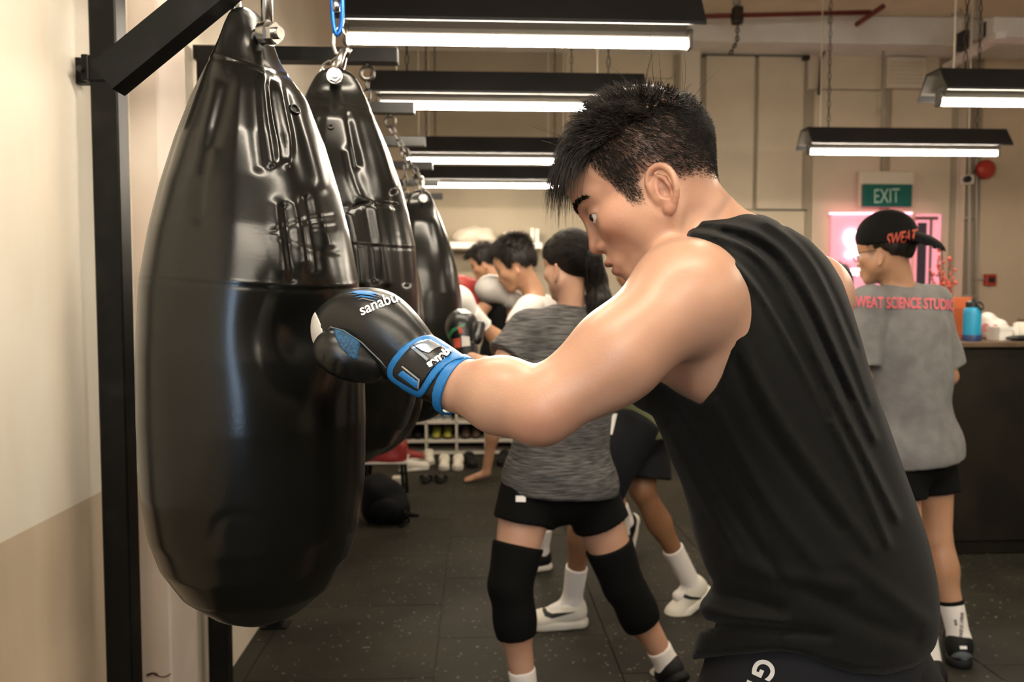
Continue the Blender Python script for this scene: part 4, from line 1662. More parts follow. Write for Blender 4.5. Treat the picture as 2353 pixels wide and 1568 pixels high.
# dense under-layer so that no scalp shows on top
W = HW
und = [('u', ell(W(-.008, 0, .042), (.099, .0775, .088), HH), 0), ('u', ell(W(.048, 0, .052), (.053, .060, .047), HH), .02),
       ('d', wrinkle(.002, [(HH[0] * 160 + HH[1] * 220, 0), (HH[1] * 290 - HH[0] * 100, 1), (HH[0] * 330, 2)]), 0)]
uv, uq = solid(und, .0035, relax=0)
qq = hinv(uv)
okk = (qq[:, 2] - .050 - .012 * np.cos(qq[:, 0] * 20) > 0) & (hairline(qq) > .004)
uq = uq[okk[uq].all(1)]
parts.append(compact(uv, uq))
V2, Q2 = joinm(parts)
link('hair', mesh_np('hair', V2, Q2), M['hair_black'], man)

# tank top
tank_out = Map2(1380, 440, 2260, 1620).poly([(1552, 549), (1590, 520), (1648, 486), (1700, 487), (1755, 496), (1810, 520), (1862, 552), (1905, 594), (1938, 645), (1965, 705), (1984, 775), (2000, 845), (2026, 930), (2064, 1035), (2108, 1145), (2142, 1240), (2164, 1320), (2183, 1400),
    (2184, 1445), (2160, 1490), (2100, 1535), (2030, 1553), (1960, 1548), (1900, 1527), (1850, 1506), (1790, 1496), (1700, 1503), (1640, 1510), (1590, 1516), (1594, 1490), (1606, 1452), (1640, 1434), (1622, 1424), (1612, 1395), (1618, 1352), (1640, 1340), (1622, 1305),
    (1596, 1235), (1570, 1160), (1545, 1080), (1525, 1010), (1500, 955), (1440, 925), (1430, 880), (1520, 700)])
armhole = Map2(1380, 440, 2260, 1620).poly(smoothc([(1470, 500), (1556, 543), (1600, 560), (1640, 606), (1664, 670), (1674, 740), (1674, 810), (1655, 880), (1612, 932), (1608, 930), (1560, 905), (1510, 872), (1440, 860), (1400, 700)], 1))
fold = Map2(1380, 440, 2260, 1620)
folds = [([(1590, 533), (1690, 548), (1770, 610), (1830, 720), (1890, 850), (1970, 1010), (2060, 1190)], 11, .0060),
         ([(1612, 512), (1720, 524), (1800, 575), (1865, 680), (1930, 830), (2010, 1010)], 10, .0055),
         ([(1585, 560), (1660, 580), (1740, 655), (1800, 760), (1870, 890), (1960, 1060), (2040, 1250)], 11, .0050),
         ([(1650, 570), (1725, 625), (1785, 720), (1845, 830), (1905, 960)], 8, -.0045),
         ([(1660, 535), (1760, 570), (1830, 660), (1885, 770), (1950, 920)], 8, -.005),
         ([(1760, 512), (1840, 560), (1900, 660), (1950, 790), (2000, 930)], 9, .004),
         ([(1795, 520), (1870, 590), (1925, 700), (1965, 800)], 7, -.0035),
         ([(1600, 575), (1660, 620), (1700, 690)], 8, .004),
         ([(1690, 760), (1730, 860), (1800, 980), (1900, 1120), (2000, 1260)], 15, .004),
         ([(1690, 830), (1740, 950), (1820, 1080), (1930, 1220)], 13, -.004),
         ([(1640, 930), (1700, 1050), (1790, 1190), (1880, 1300)], 16, .004),
         ([(1560, 940), (1620, 1060), (1700, 1200), (1800, 1340)], 14, -.004),
         ([(1545, 1000), (1600, 1120), (1690, 1270)], 14, .0035),
         ([(1612, 940), (1650, 1010), (1710, 1110), (1760, 1200), (1784, 1330), (1793, 1480)], 4, -.0022),
         ([(1625, 1360), (1700, 1370), (1790, 1400)], 16, -.006), ([(1620, 1400), (1700, 1420), (1800, 1430)], 14, .006), ([(1640, 1440), (1740, 1440), (1900, 1460)], 14, -.006),
         ([(1600, 1500), (1790, 1482), (1900, 1512), (2020, 1540), (2110, 1520)], 5, .002),
         ([(1690, 1290), (1800, 1330), (1960, 1350)], 22, .004), ([(1950, 1290), (2050, 1370), (2130, 1430)], 20, .0035), ([(1850, 1350), (1980, 1430), (2100, 1470)], 22, -.004),
         ([(1690, 700), (1688, 800), (1668, 890), (1625, 950)], 6, .0025)]
for p, w, a in folds:
    fold.fold(p, w * .92, a * 1.35)
collar = Map2(1380, 440, 2260, 1620).poly(smoothc([(1480, 440), (1560, 540), (1600, 512), (1646, 487), (1690, 440)], 1))
tops = [('u', ell(P(1745, 790, 1.15), (.190, .128, .21), tf(-.20)), 0),
        ('u', cone(P(1650, 600, 1.12), P(1595, 655, 1.01), .062, .064), .04),
        ('u', cone(P(1690, 605, 1.14), P(1850, 690, 1.26), .066, .062), .05),
        ('u', cone(P(1632, 575, 1.115), P(1700, 650, 1.15), .068, .098), .04),
        ('u', ell(P(1645, 760, 1.03), (S(105, 1), .062, S(165, 1)), camf(20)), .04),
        ('u', ell(P(1640, 880, 1.06), (S(100, 1), .068, S(150, 1)), camf(22)), .05),
        ('u', ell(P(1560, 860, 1.12), (.085, .08, .12), tf(-.2)), .05),
        ('u', ell(P(1830, 1120, 1.18), (.215, .150, .25), tf(-.22)), .08),
        ('u', ell(P(1880, 1380, 1.19), (.215, .165, .19), tf(-.15)), .08),
        ('u', ell(P(1760, 1420, 1.15), (.13, .14, .15), tf(-.15)), .06),
        ('i', outline(tank_out), .014),
        ('s', outline(armhole), .004),
        ('s', outline(collar), .004),
        ('d', relief(fold), 0),
        ('d', wrinkle(.0010, [((60, 25, 18), 0), ((-45, 52, 14), 1.2), ((25, -60, 30), 2.0)]), 0)]
tank = sculpt('tank_top', tops, .0042, M['tank'], man)
# shorts
sops = [('u', ell(P(1885, 1490, 1.19), (.180, .140, .17), tf(-.12)), 0),
        ('u', tubep(hipL + np.array((.03, 0, .10)), hipL + (knL - hipL) * .62, .108, .108), .05),
        ('u', tubep(hipR + np.array((-.03, 0, .10)), hipR + (knR - hipR) * .62, .108, .108), .05),
        ('i', half(P(1850, 1440, 1.1), (0, 0, 1)), .003),
        ('d', wrinkle(.003, [((50, 10, 20), 0), ((-20, 45, 30), 1.2)]), 0)]
sh_ = sculpt('shorts', sops, .006, M['shorts_charcoal'], man)
tr_ = bvh_of([sh_])
V, T_ = text_px('GYM', (1742, 1508), (-52, 118), (47, 22), .03)
lay('lettering', V, T_, tr_, M['print_white'], sh_, .0015)
for an, to, kn in ((anL, toL, knL), (anR, toR, knR)):
    sock(man, kn, an, to, .3, M['sock_white'])
    shoe(man, an, to, M['shoe_black'], M['sole_white'], ground_z=0.0)

# ------------------------------------------------------------------ his left glove
GD = 1.085
gops = [('u', ell(P(842, 738, 1.095), (S(118, GD), .058, S(78, GD)), camf(-20)), 0),
        ('u', ell(P(800, 762, 1.105), (S(88, GD), .055, S(82, GD)), camf(-45)), .02),
        ('u', ell(P(905, 775, 1.08), (S(95, GD), .050, S(72, GD)), camf(-38)), .03),
        ('u', cone(P(870, 760, 1.085), P(975, 848, 1.06), .050, .041), .025),
        ('u', cone(P(975, 848, 1.06), P(1050, 886, 1.033), .041, .0405), .015)]
glo = Map2(640, 600, 1160, 1000, 2).poly(smoothc([(706, 770), (708, 742), (716, 722), (740, 700), (770, 678), (806, 660), (840, 654), (880, 658), (915, 675), (950, 708), (985, 752), (1000, 772), (1085, 822), (1075, 850), (1040, 890), (1012, 942), (965, 918), (895, 888), (845, 862), (790, 850), (735, 825), (712, 800)], 1))
gops2 = gops + [('i', outline(glo), .012), ('i', half(P(1051, 887, 1.033), P(1051, 887, 1.033) - P(975, 848, 1.06)), .002)]
gl = sculpt('boxing_glove', gops2, .0027, M['leather_black'], man, 'black boxing glove with blue trim and white lettering')
def patch(name, pts, grow, m, parent, it=1, k=.0012, extra=(), h=.0022, side=True):
    """a panel sewn on the glove: the glove's own surface, raised, inside a traced outline"""
    mp = Map2(640, 600, 1160, 1000, 2).poly(smoothc(pts, it) if it else pts)
    up = [('d', ((lambda X, Y, Z: grow + 0 * (X + Y + Z)), None, None), 0), ('i', outline(mp), k)]
    cut = [('i', half(P(880, 800, 1.075), FW), 0)] if side else []
    return sculpt(name, gops2 + up + cut + list(extra), h, m, parent)
patch('white_panel', [(700, 765), (705, 735), (722, 712), (730, 725), (742, 755), (744, 775), (738, 792), (715, 806), (700, 800)], .0008, M['leather_white'], gl, side=False)
patch('blue_panel', [(700, 795), (742, 786), (740, 800), (712, 806)], .0012, M['glove_blue'], gl, 0, side=False)
tops_ = [('u', ell(P(790, 822, 1.045), (S(66, 1.04), .030, S(46, 1.04)), camf(-28)), 0), ('u', cone(P(770, 800, 1.045), P(850, 838, 1.055), .024, .024), .02),
         ('d', relief(Map2(640, 600, 1160, 1000, 2).fold([(752, 810), (742, 850)], 3, -.0015).fold([(775, 830), (770, 866)], 3, -.0015).fold([(800, 840), (798, 872)], 3, -.0015).fold([(820, 842), (824, 872)], 3, -.0015)), 0)]
th = sculpt('thumb', tops_, .0025, M['leather_black'], gl)
mp = Map2(640, 600, 1160, 1000, 2).poly(smoothc([(764, 752), (792, 762), (830, 786), (826, 800), (822, 834), (800, 822), (782, 800), (770, 775)], 1))
sculpt('mesh_panel', tops_ + gops2[:0] + [('u', ell(P(800, 795, 1.055), (S(46, 1.05), .026, S(46, 1.05)), camf(-20)), .02), ('d', ((lambda X, Y, Z: .0008 + 0 * (X + Y + Z)), None, None), 0), ('i', outline(mp), .001)], .0022, M['mesh_blue'], gl)
strap_px = [(888, 858), (892, 836), (925, 795), (960, 774), (990, 768), (1030, 790), (1060, 812), (1075, 824), (1045, 826), (1015, 848), (992, 880), (975, 908), (962, 916), (940, 905), (905, 882), (890, 870)]
st = patch('strap_border', strap_px, .0030, M['glove_blue'], gl)
inner = [(901, 858), (905, 842), (932, 806), (958, 787), (986, 779), (1018, 796), (1042, 812), (1016, 826), (996, 845), (978, 872), (962, 902), (945, 893), (915, 876), (903, 866)]
s2 = patch('strap', inner, .0052, M['leather_black'], gl)
gax = nrm(P(1051, 887, 1.033) - P(975, 848, 1.06))
sculpt('blue_trim', [('u', tubep(P(1051, 887, 1.033) - gax * .010, P(1051, 887, 1.033) + gax * .004, .0425, .0415), 0), ('s', tubep(P(1051, 887, 1.033) - gax * .02, P(1051, 887, 1.033) + gax * .02, .0385, .0385), 0)], .0018, M['glove_blue'], gl)
patch('blue_label', [(912, 862), (924, 850), (964, 878), (960, 898)], .0062, M['glove_blue'], gl, 0)
gt = bvh_of([gl])
st_ = bvh_of([s2, gl])
V, T_ = text_px('sanabul', (832, 727), (90, -34), (-9, -24), .015, warp=lambda V: V + np.stack([0 * V[:, 0], .10 * np.sin(V[:, 0] * 3.1)], 1))
lay('lettering', V, T_, gt, M['print_white'], gl, .0012)
for i in range(4):
    y0 = 671 + i * 5.5
    pl = [(802 + i * 6, y0 + 3), (822 + i * 4, y0 - 2), (850, y0 - 1 + i), (874 - i * 2, y0 + 7), (850, y0 + 2.0 + i), (822 + i * 4, y0 + 1.2)]
    V, T_ = shape2d(pl, 8)
    lay('swirl_mark', V, T_, gt, M['glove_blue'] if i < 3 else M['glove_foil'], gl, .0011)
V, T_ = shape2d([(946, 792), (968, 781), (990, 783), (1015, 797), (1000, 802), (985, 812), (968, 806)], 8)
lay('foil_mark', V, T_, st_, M['glove_foil'], gl, .0014)
V, T_ = text_px('sanabul', (988, 846), (62, -44), (-12, -14), .05)
lay('strap_lettering', V, T_, st_, M['print_white'], gl, .0016)
for pl in ([(938, 795), (944, 791), (986, 826), (981, 831)], [(923, 843), (926, 841), (966, 872), (962, 900), (959, 898), (962, 874)]):
    V, T_ = shape2d(pl, 8)
    lay('strap_line', V, T_, st_, M['glove_foil'], gl, .0015)
seam = MB()
pts = []
for px, py in ((744, 770), (760, 752), (790, 760), (830, 786), (850, 806), (875, 830), (888, 846)):
    p, n = on_surface(gt, px, py)
    pts.append(p + n * .0006)
seam.tube(pts, .0011, 6).build('seam_piping', M['shoe_grey'], gl, True)
glove(man, P(1650, 815, 1.46), P(1560, 780, 1.46) - P(1650, 815, 1.46), UP, M['leather_black'], M['leather_black'], M['glove_blue'], 1.0, .008)

# ------------------------------------------------------------------ the woman with the ponytail
def joints(**k):
    return {n: (P(*v) if len(v) == 3 else np.array(v)) for n, v in k.items()}
def facing(yaw, pitch, roll=0):
    """face towards the left of the picture, turned away by yaw and bowed by pitch (degrees)"""
    a, b = R(yaw), R(pitch)
    f = -RT * math.cos(a) + FW * math.sin(a)
    return hframe(f * math.cos(b) - UP * math.sin(b), UP * math.cos(b) + f * math.sin(b))
GZ = lambda p, z: np.array([p[0], p[1], z])
J = joints(head=(1306, 606, 2.76), neck=(1312, 712, 2.76), shL=(1216, 758, 2.68), shR=(1402, 745, 2.86), elL=(1138, 858, 2.60), wrL=(1074, 822, 2.78), elR=(1430, 870, 2.98), wrR=(1345, 780, 3.08),
           chest=(1302, 850, 2.75), waist=(1292, 985, 2.74), pelvis=(1284, 1105, 2.73), hipL=(1216, 1125, 2.70), hipR=(1352, 1125, 2.78),
           knL=(1172, 1345, 2.62), knR=(1432, 1345, 2.78), anL=(1206, 1592, 2.60), anR=(1534, 1528, 2.80), toeL=(1150, 1640, 2.72), toeR=(1480, 1580, 2.92))
HW_ = facing(50, 8)
J['nk'] = .84
wom, wbody, WW, winv = person('ponytailed woman in grey heathered tee, black shorts and black knee sleeves, back turned', J, HW_, M['skin_light'], .94, 1.0, .0045, hair=0, lb=1.22)
tee(wom, J, M['heather'], P(1290, 1132, 2.73), sl=.66, loose=1.17, s=1.0, b=1.0, h=.007, wr=(.005, [((9, 7, 38), 0), ((22, -10, 25), 1.0), ((-30, 9, 12), 2.2)]))
ws = shorts(wom, J, M['cloth_black'], P(1290, 1085, 2.73), tl=.36, flare=1.12, s=1.0, b=1.06, h=.007)
wt_ = bvh_of([ws])
V, T_ = shape2d([(1186, 1140), (1208, 1140), (1208, 1154), (1186, 1154)], 8)
lay('hem_tag', V, T_, wt_, M['print_white'], ws, .003)
for g, (a0, b0_) in (('L', (.52, .52)), ('R', (.52, .45))):
    kn, hp, an = J['kn' + g], J['hip' + g], J['an' + g]
    up_ = kn + (hp - kn) * .42
    dn = kn + (an - kn) * .47
    cf = kn * .68 + an * .32
    back = nrm(kn - J['toe' + g])
    back[2] = 0
    k_ = 1.22
    sculpt('knee_sleeve', [('u', cone(hp, kn, .086 * k_ + .006, .055 * k_ + .008), 0), ('u', cone(kn, cf, .053 * k_ + .008, .050 * k_ + .007), .02),
            ('u', ell(cf + back * .012, np.array((.046, .052, .10)) * k_ + .008, frame(np.cross(back, (0, 0, 1)), kn - an)), .03), ('u', cone(cf, an, .046 * k_ + .008, .034 * k_ + .008), .025),
            ('i', half(up_, hp - kn), .003), ('i', half(dn, an - kn), .003)], .0055, M['cloth_black'], wom)
    sock(wom, kn, an, J['toe' + g], .22, M['sock_white'], r0=.048, r1=.044)
    shoe(wom, an, J['toe' + g], M['shoe_black'], M['shoe_black'], 1.0)
# hair drawn back into a ponytail
W = WW
ho = [('u', ell(W(-.012, 0, .040), np.array((.106, .084, .088)) * .94, HW_), 0), ('u', ell(W(-.045, 0, .01), np.array((.072, .076, .075)) * .94, HW_), .02), ('u', ell(W(.05, 0, .05), np.array((.05, .064, .05)) * .94, HW_), .02)]
V, Q = solid(ho, .004, relax=1)
q = winv(V)
edge = np.interp(q[:, 0], [-.14, -.09, -.05, -.03, -.015, .0, .03, .06, .075, .12], [-.095, -.092, -.078, -.060, -.038, -.012, -.06, -.05, .03, .072])
ok = q[:, 2] > edge
V, Q = compact(V, Q[ok[Q].all(1)])
N = vnormals(V, Q)
tie = W(-.118, 0, .012)
i = rng.integers(0, len(V), 7000)
d = (tie - V[i])
d /= np.linalg.norm(d, axis=1, keepdims=True)
d = d - N[i] * (d * N[i]).sum(1, keepdims=True) * .8 + N[i] * .12
parts = [(V, Q), strands(V[i], d / np.linalg.norm(d, axis=1, keepdims=True), rng.uniform(.03, .07, len(i)), -N[i] * .25, .0006, 4, 3, .07)]
tail = [W(-.105, 0, .012), W(-.135, 0, .0), P(1372, 640, 2.74), P(1378, 690, 2.72), P(1358, 740, 2.70)]
to = []
for a, b_, r0, r1 in ((0, 1, .022, .024), (1, 2, .024, .034), (2, 3, .034, .040), (3, 4, .040, .014)):
    to.append(('u', cone(tail[a], tail[b_], r0, r1), .02))
to.append(('d', wrinkle(.002, [(RT * 260, 0), (FW * 300, 1)]), 0))
parts.append(solid(to, .004, relax=0))
st = parts[-1][0]
sn = vnormals(*parts[-1])
i = rng.integers(0, len(st), 1500)
dn_ = np.tile(-UP, (len(i), 1)) + sn[i] * .15
parts.append(strands(st[i], dn_ / np.linalg.norm(dn_, axis=1, keepdims=True), rng.uniform(.03, .08, len(i)), -sn[i] * .25 - RT * .1, .0008, 4, 3, .08))
V2, Q2 = joinm(parts)
hobj = link('hair', mesh_np('hair', V2, Q2), M['hair_black'], wom)
MB().ring(W(-.112, 0, .010), HW_[0], .022, .007, 16, 8).build('hair_tie', M['cloth_black'], hobj, True)
# gloves: black with pale fist panel
mat('glove_mark_green', (.02, .16, .06), .5)
g1 = glove(wom, P(1072, 816, 2.79), P(1056, 712, 2.90) - P(1072, 816, 2.79), -FW - RT * .4, M['leather_black'], M['leather_black'], M['shoe_grey'], .92, .005)
gb = bvh_of([g1] + list(g1.children))
for pl, m_ in (([(1028, 772), (1040, 756), (1062, 746), (1070, 742), (1066, 750), (1044, 762), (1034, 778)], 'glove_mark_green'), ([(1042, 780), (1058, 776), (1060, 800), (1046, 800)], 'print_red'),
               ([(1060, 772), (1078, 774), (1080, 796), (1062, 798)], 'leather_grey'), ([(1052, 752), (1058, 750), (1064, 764), (1056, 768)], 'print_red'), ([(1050, 712), (1076, 712), (1090, 722), (1060, 722)], 'leather_white')):
    V, T_ = shape2d(pl, 8)
    lay('glove_mark', V, T_, gb, M[m_], g1, .003)
glove(wom, P(1345, 780, 3.08), P(1320, 690, 3.10) - P(1345, 780, 3.08), FW, M['leather_black'], M['leather_black'], M['shoe_grey'], .92, .009)

# ------------------------------------------------------------------ man in white sneakers, hidden from the waist up
J = joints(head=(1462, 585, 3.32), neck=(1475, 660, 3.32), shL=(1462, 705, 3.16), shR=(1476, 705, 3.49), elL=(1450, 850, 3.10), wrL=(1440, 765, 3.14), elR=(1470, 850, 3.5), wrR=(1455, 770, 3.5),
           chest=(1475, 770, 3.32), waist=(1475, 880, 3.32), pelvis=(1474, 965, 3.32), hipL=(1455, 985, 3.23), hipR=(1482, 985, 3.40),
           knL=(1344, 1165, 3.20), knR=(1476, 1128, 3.34), anL=(1315, 1378, 3.29), anR=(1590, 1345, 3.43), toeL=(1232, 1428, 3.27), toeR=(1534, 1392, 3.40))
H3 = facing(8, 12)
p3, b3, W3, inv3 = person('man in white sneakers and white crew socks, his upper body hidden behind the puncher', J, H3, M['skin_brown'], 1.0, 1.0, .009)
hair_cap(p3, J['head'], H3, n=500)
tee(p3, J, M['tee_olive'], P(1475, 1000, 3.32), sl=.6, b=.95, h=.01)
s3 = shorts(p3, J, M['cloth_navy'], P(1474, 930, 3.32), tl=.80, flare=1.35, h=.008)
t3 = bvh_of([s3])
V, T_ = shape2d([(1404, 962), (1412, 952), (1420, 952), (1408, 1000), (1404, 1000)], 8)
lay('side_stripe', V, T_, t3, M['print_white'], s3, .004)
for g, t0 in (('L', .36), ('R', .40)):
    sock(p3, J['kn' + g], J['an' + g], J['toe' + g], t0, M['sock_white'], r0=.048, r1=.042, h=.005)
shL_ = shoe(p3, J['anL'], J['toeL'], M['shoe_white'], M['sole_white'], 1.12, ground_z=0.0, h=.005)
shR_ = shoe(p3, J['anR'], J['toeR'], M['shoe_white'], M['sole_white'], 1.08, h=.005)
for so, pts in ((shL_, [(1250, 1392), (1246, 1404), (1252, 1417), (1268, 1422), (1290, 1416), (1326, 1406), (1288, 1409), (1268, 1411), (1258, 1406)]),
                (shR_, [(1567, 1356), (1563, 1366), (1570, 1374), (1586, 1378), (1618, 1378), (1618, 1374), (1588, 1371), (1574, 1366)])):
    V, T_ = shape2d(pts, 6)
    lay('side_mark', V, T_, bvh_of([so]), M['print_black'], so, .003)
glove(p3, J['wrL'], P(1450, 690, 3.1) - J['wrL'], FW, M['leather_black'], M['leather_black'], M['shoe_grey'], .95, .01)
glove(p3, J['wrR'], P(1465, 690, 3.5) - J['wrR'], FW, M['leather_black'], M['leather_black'], M['shoe_grey'], .95, .01)

# ------------------------------------------------------------------ man in the white tee with pale gloves
J = joints(head=(1183, 606, 4.0), neck=(1226, 672, 4.0), shL=(1216, 708, 3.88), shR=(1250, 706, 4.18), elL=(1160, 794, 3.80), wrL=(1096, 736, 3.74), elR=(1190, 770, 4.22), wrR=(1172, 690, 4.12),
           chest=(1244, 775, 4.03), waist=(1268, 870, 4.04), pelvis=(1285, 950, 4.05), hipL=(1275, 970, 3.97), hipR=(1302, 970, 4.13),
           knL=(1262, 1105, 3.93), knR=(1392, 1090, 4.15), anL=(1243, 1266, 4.0), anR=(1440, 1200, 4.25), toeL=(1186, 1302, 3.96), toeR=(1426, 1268, 4.2))
H4 = facing(12, 26)
p4, b4, W4, inv4 = person('man in a white tee with pale grey gloves raised, beyond the ponytailed woman', J, H4, M['skin_tan'], 1.0, .98, .008, hair=.6)
hair_cap(p4, J['head'], H4, n=5000, top=.022, h=.007, length=.04)
tee(p4, J, M['tee_white'], P(1280, 940, 4.04), sl=.55, b=.95, h=.01, wr=(.005, [((20, 7, 30), 0), ((-12, 20, 25), 1.0)]))
shorts(p4, J, M['cloth_black'], P(1285, 915, 4.05), tl=.7, flare=1.25, h=.011)
for g in 'LR':
    sock(p4, J['kn' + g], J['an' + g], J['toe' + g], .34, M['sock_white'], r0=.046, r1=.040, h=.007)
shoe(p4, J['anL'], J['toeL'], M['shoe_black'], M['sole_white'], 1.0, ground_z=0.0)
shoe(p4, J['anR'], J['toeR'], M['shoe_black'], M['sole_white'], 1.0)
g4 = glove(p4, P(1092, 732, 3.74), P(1044, 684, 3.68) - P(1092, 732, 3.74), UP - RT * .2, M['leather_white'], M['leather_white'], M['sock_white'], 1.02, .006)
glove(p4, P(1180, 690, 4.10), P(1118, 660, 4.08) - P(1180, 690, 4.10), UP, M['leather_grey'], M['leather_grey'], M['shoe_grey'], 1.05, .006)

# ------------------------------------------------------------------ barefoot man at the far end
J = joints(head=(1112, 603, 6.0), neck=(1136, 648, 6.0), shL=(1130, 668, 5.88), shR=(1150, 668, 6.18), elL=(1104, 730, 5.85), wrL=(1080, 690, 5.80), elR=(1120, 735, 6.22), wrR=(1100, 690, 6.2),
           chest=(1144, 715, 6.03), waist=(1148, 775, 6.03), pelvis=(1146, 826, 6.03), hipL=(1138, 845, 5.96), hipR=(1158, 845, 6.10),
           knL=(1138, 960, 5.93), knR=(1196, 955, 6.15), anL=(1118, 1082, 5.98), anR=(1222, 1072, 6.2), toeL=(1072, 1103, 5.97), toeR=(1190, 1098, 6.18))
J['foot'] = 1.0
H5 = facing(10, 24)
ft = []
for k in range(5):
    tip = J['toeL'] + np.array([-.012 + .004 * k, -.028 + .014 * k, -.004])
    ft.append(('u', cone(tip + np.array([.045, 0, .008]), tip, .011 - .001 * k, .008 - .0006 * k), .006))
p5, b5, W5, inv5 = person('barefoot man with red gloves, farthest of the people at the bags', J, H5, M['skin_tan'], 1.0, 1.0, .010, extra=ft, hair=.6)
hair_cap(p5, J['head'], H5, n=2500, length=.04, top=.03, h=.009)
tee(p5, J, M['cloth_black'], P(1147, 825, 6.03), sl=.5, h=.014)
shorts(p5, J, M['glove_red'], P(1146, 805, 6.03), tl=.6, flare=1.3, h=.013)
glove(p5, J['wrL'], P(1064, 660, 5.78) - J['wrL'], UP, M['glove_red'], M['glove_red'], M['sock_white'], 1.0, .009)
glove(p5, J['wrR'], P(1080, 655, 6.2) - J['wrR'], UP, M['glove_red'], M['glove_red'], M['sock_white'], 1.0, .012)

# ------------------------------------------------------------------ man in the backward cap
J = joints(head=(2034, 572, 2.95), neck=(2064, 655, 2.95), shL=(1995, 702, 2.87), shR=(2140, 696, 3.02), elL=(1972, 860, 2.86), wrL=(2040, 890, 3.10), elR=(2178, 865, 3.03), wrR=(2110, 880, 3.20),
           chest=(2074, 790, 2.96), waist=(2084, 920, 2.95), pelvis=(2098, 1035, 2.95), hipL=(2055, 1065, 2.90), hipR=(2138, 1065, 3.0),
           knL=(2085, 1265, 2.86), knR=(2152, 1235, 2.96), anL=(2140, 1540, 2.74), anR=(2204, 1468, 2.88), toeL=(2110, 1575, 2.90), toeR=(2196, 1490, 3.06))
H6 = facing(48, 6)
hx = hand_ops(J['wrL'], J['wrR'] - J['wrL'], FW, UP, 1.0) + hand_ops(J['wrR'], J['wrL'] - J['wrR'], FW, UP, 1.0)
p6, b6, W6, inv6 = person('man in washed grey tee and backward black cap standing by the counter', J, H6, M['skin_tan'], 1.0, 1.0, .0065, extra=hx, hair=.5, lb=1.0)
hair_cap(p6, J['head'], H6, n=1200, grow=.004, top=-.01, h=.005, length=.012)
t6 = tee(p6, J, M['tee_grey'], P(2100, 1058, 2.95), sl=.86, loose=1.16, b=1.02, h=.007, wr=(.0055, [((14, 7, 34), 0), ((32, -10, 13), 1.0), ((-18, 9, 22), 2.2)]))
shorts(p6, J, M['cloth_black'], P(2100, 1010, 2.95), tl=.40, flare=1.12, h=.007)
V, T_ = text_px('SWEAT SCIENCE STUDIO', (1960, 706), (234, 8), (0, -25), .025)
lay('lettering', V, T_, bvh_of([t6]), M['print_pink'], t6, .006)
for g in 'LR':
    so = sock(p6, J['kn' + g], J['an' + g], J['toe' + g], .34, M['sock_white'], r0=.044, r1=.039, h=.005)
    kn, an = J['kn' + g], J['an' + g]
    sculpt('sock_band', [('u', tubep(an + (kn - an) * .335, an + (kn - an) * .375, .046, .0465), 0)], .004, M['cloth_black'], so)
    if g == 'R':
        sb = bvh_of([so])
        V, T_ = text_px('SWEAT STUDIO', (2206, 1408), (-2, 56), (7, 0), .03)
        lay('sock_lettering', V, T_, sb, M['print_black'], so, .003)
        V, T_ = text_px('SS', (2192, 1424), (2, 14), (6, 0), .03)
        lay('sock_mark', V, T_, sb, M['print_black'], so, .003)
    s_ = shoe(p6, J['an' + g], J['toe' + g], M['shoe_black'], M['shoe_black'], 1.1, ground_z=0.0 if g == 'R' else None, h=.005)
    if g == 'R':
        bs = bvh_of([s_] + list(s_.children))
        V, T_ = shape2d(smoothc([(2184, 1512), (2190, 1502), (2212, 1496), (2232, 1504), (2236, 1514), (2210, 1518)], 1), 6)
        lay('heel_patch', V, T_, bs, M['shoe_grey'], s_, .004)
        V, T_ = shape2d([(2205, 1485), (2220, 1485), (2221, 1492), (2206, 1492)], 6)
        lay('heel_mark', V, T_, bs, M['print_white'], s_, .004)
# cap worn backwards
W = W6
co_ = [('u', ell(W(-.008, 0, .050), (.112, .090, .098), H6), 0), ('u', ell(W(-.04, 0, .015), (.085, .082, .07), H6), .02),
       ('i', half(W(0, 0, .012), H6[2] * -1 + H6[0] * .12), .003)]
cap = sculpt('cap', co_, .004, M['cap_black'], p6)
bf = hframe(H6[0] + H6[2] * .62, H6[2])
br = [('u', ell(W(-.128, 0, -.018), (.088, .086, .050), bf), 0), ('s', ell(W(-.128, 0, -.018) - bf[2] * .007, (.090, .088, .050), bf), .002), ('i', half(W(-.128, 0, -.018) + bf[2] * .012, -bf[2]), .002), ('s', ell(W(-.02, 0, .0), (.078, .074, .06), H6), 0)]
sculpt('cap_brim', br, .004, M['cap_black'], cap)
cb = bvh_of([cap] + list(cap.children))
V, T_ = text_px('SWEAT', (2036, 566), (68, -12), (4, -28), .02)
lay('cap_lettering', V, T_, cb, M['print_red'], cap, .003)
gl6 = MB()
gl6.tube([W(.098, .052, -.008), W(.06, .072, -.008), W(.0, .082, -.012)], .0018, 6)
gl6.tube([W(.098, -.052, -.008), W(.06, -.072, -.008), W(.0, -.082, -.012)], .0018, 6)
gl6.ring(W(.102, .032, -.014), H6[0], .021, .0018).ring(W(.102, -.032, -.014), H6[0], .021, .0018).tube([W(.106, .012, -.010), W(.106, -.012, -.010)], .0018, 6)
gl6.build('glasses', M['dark_steel'], p6, True)

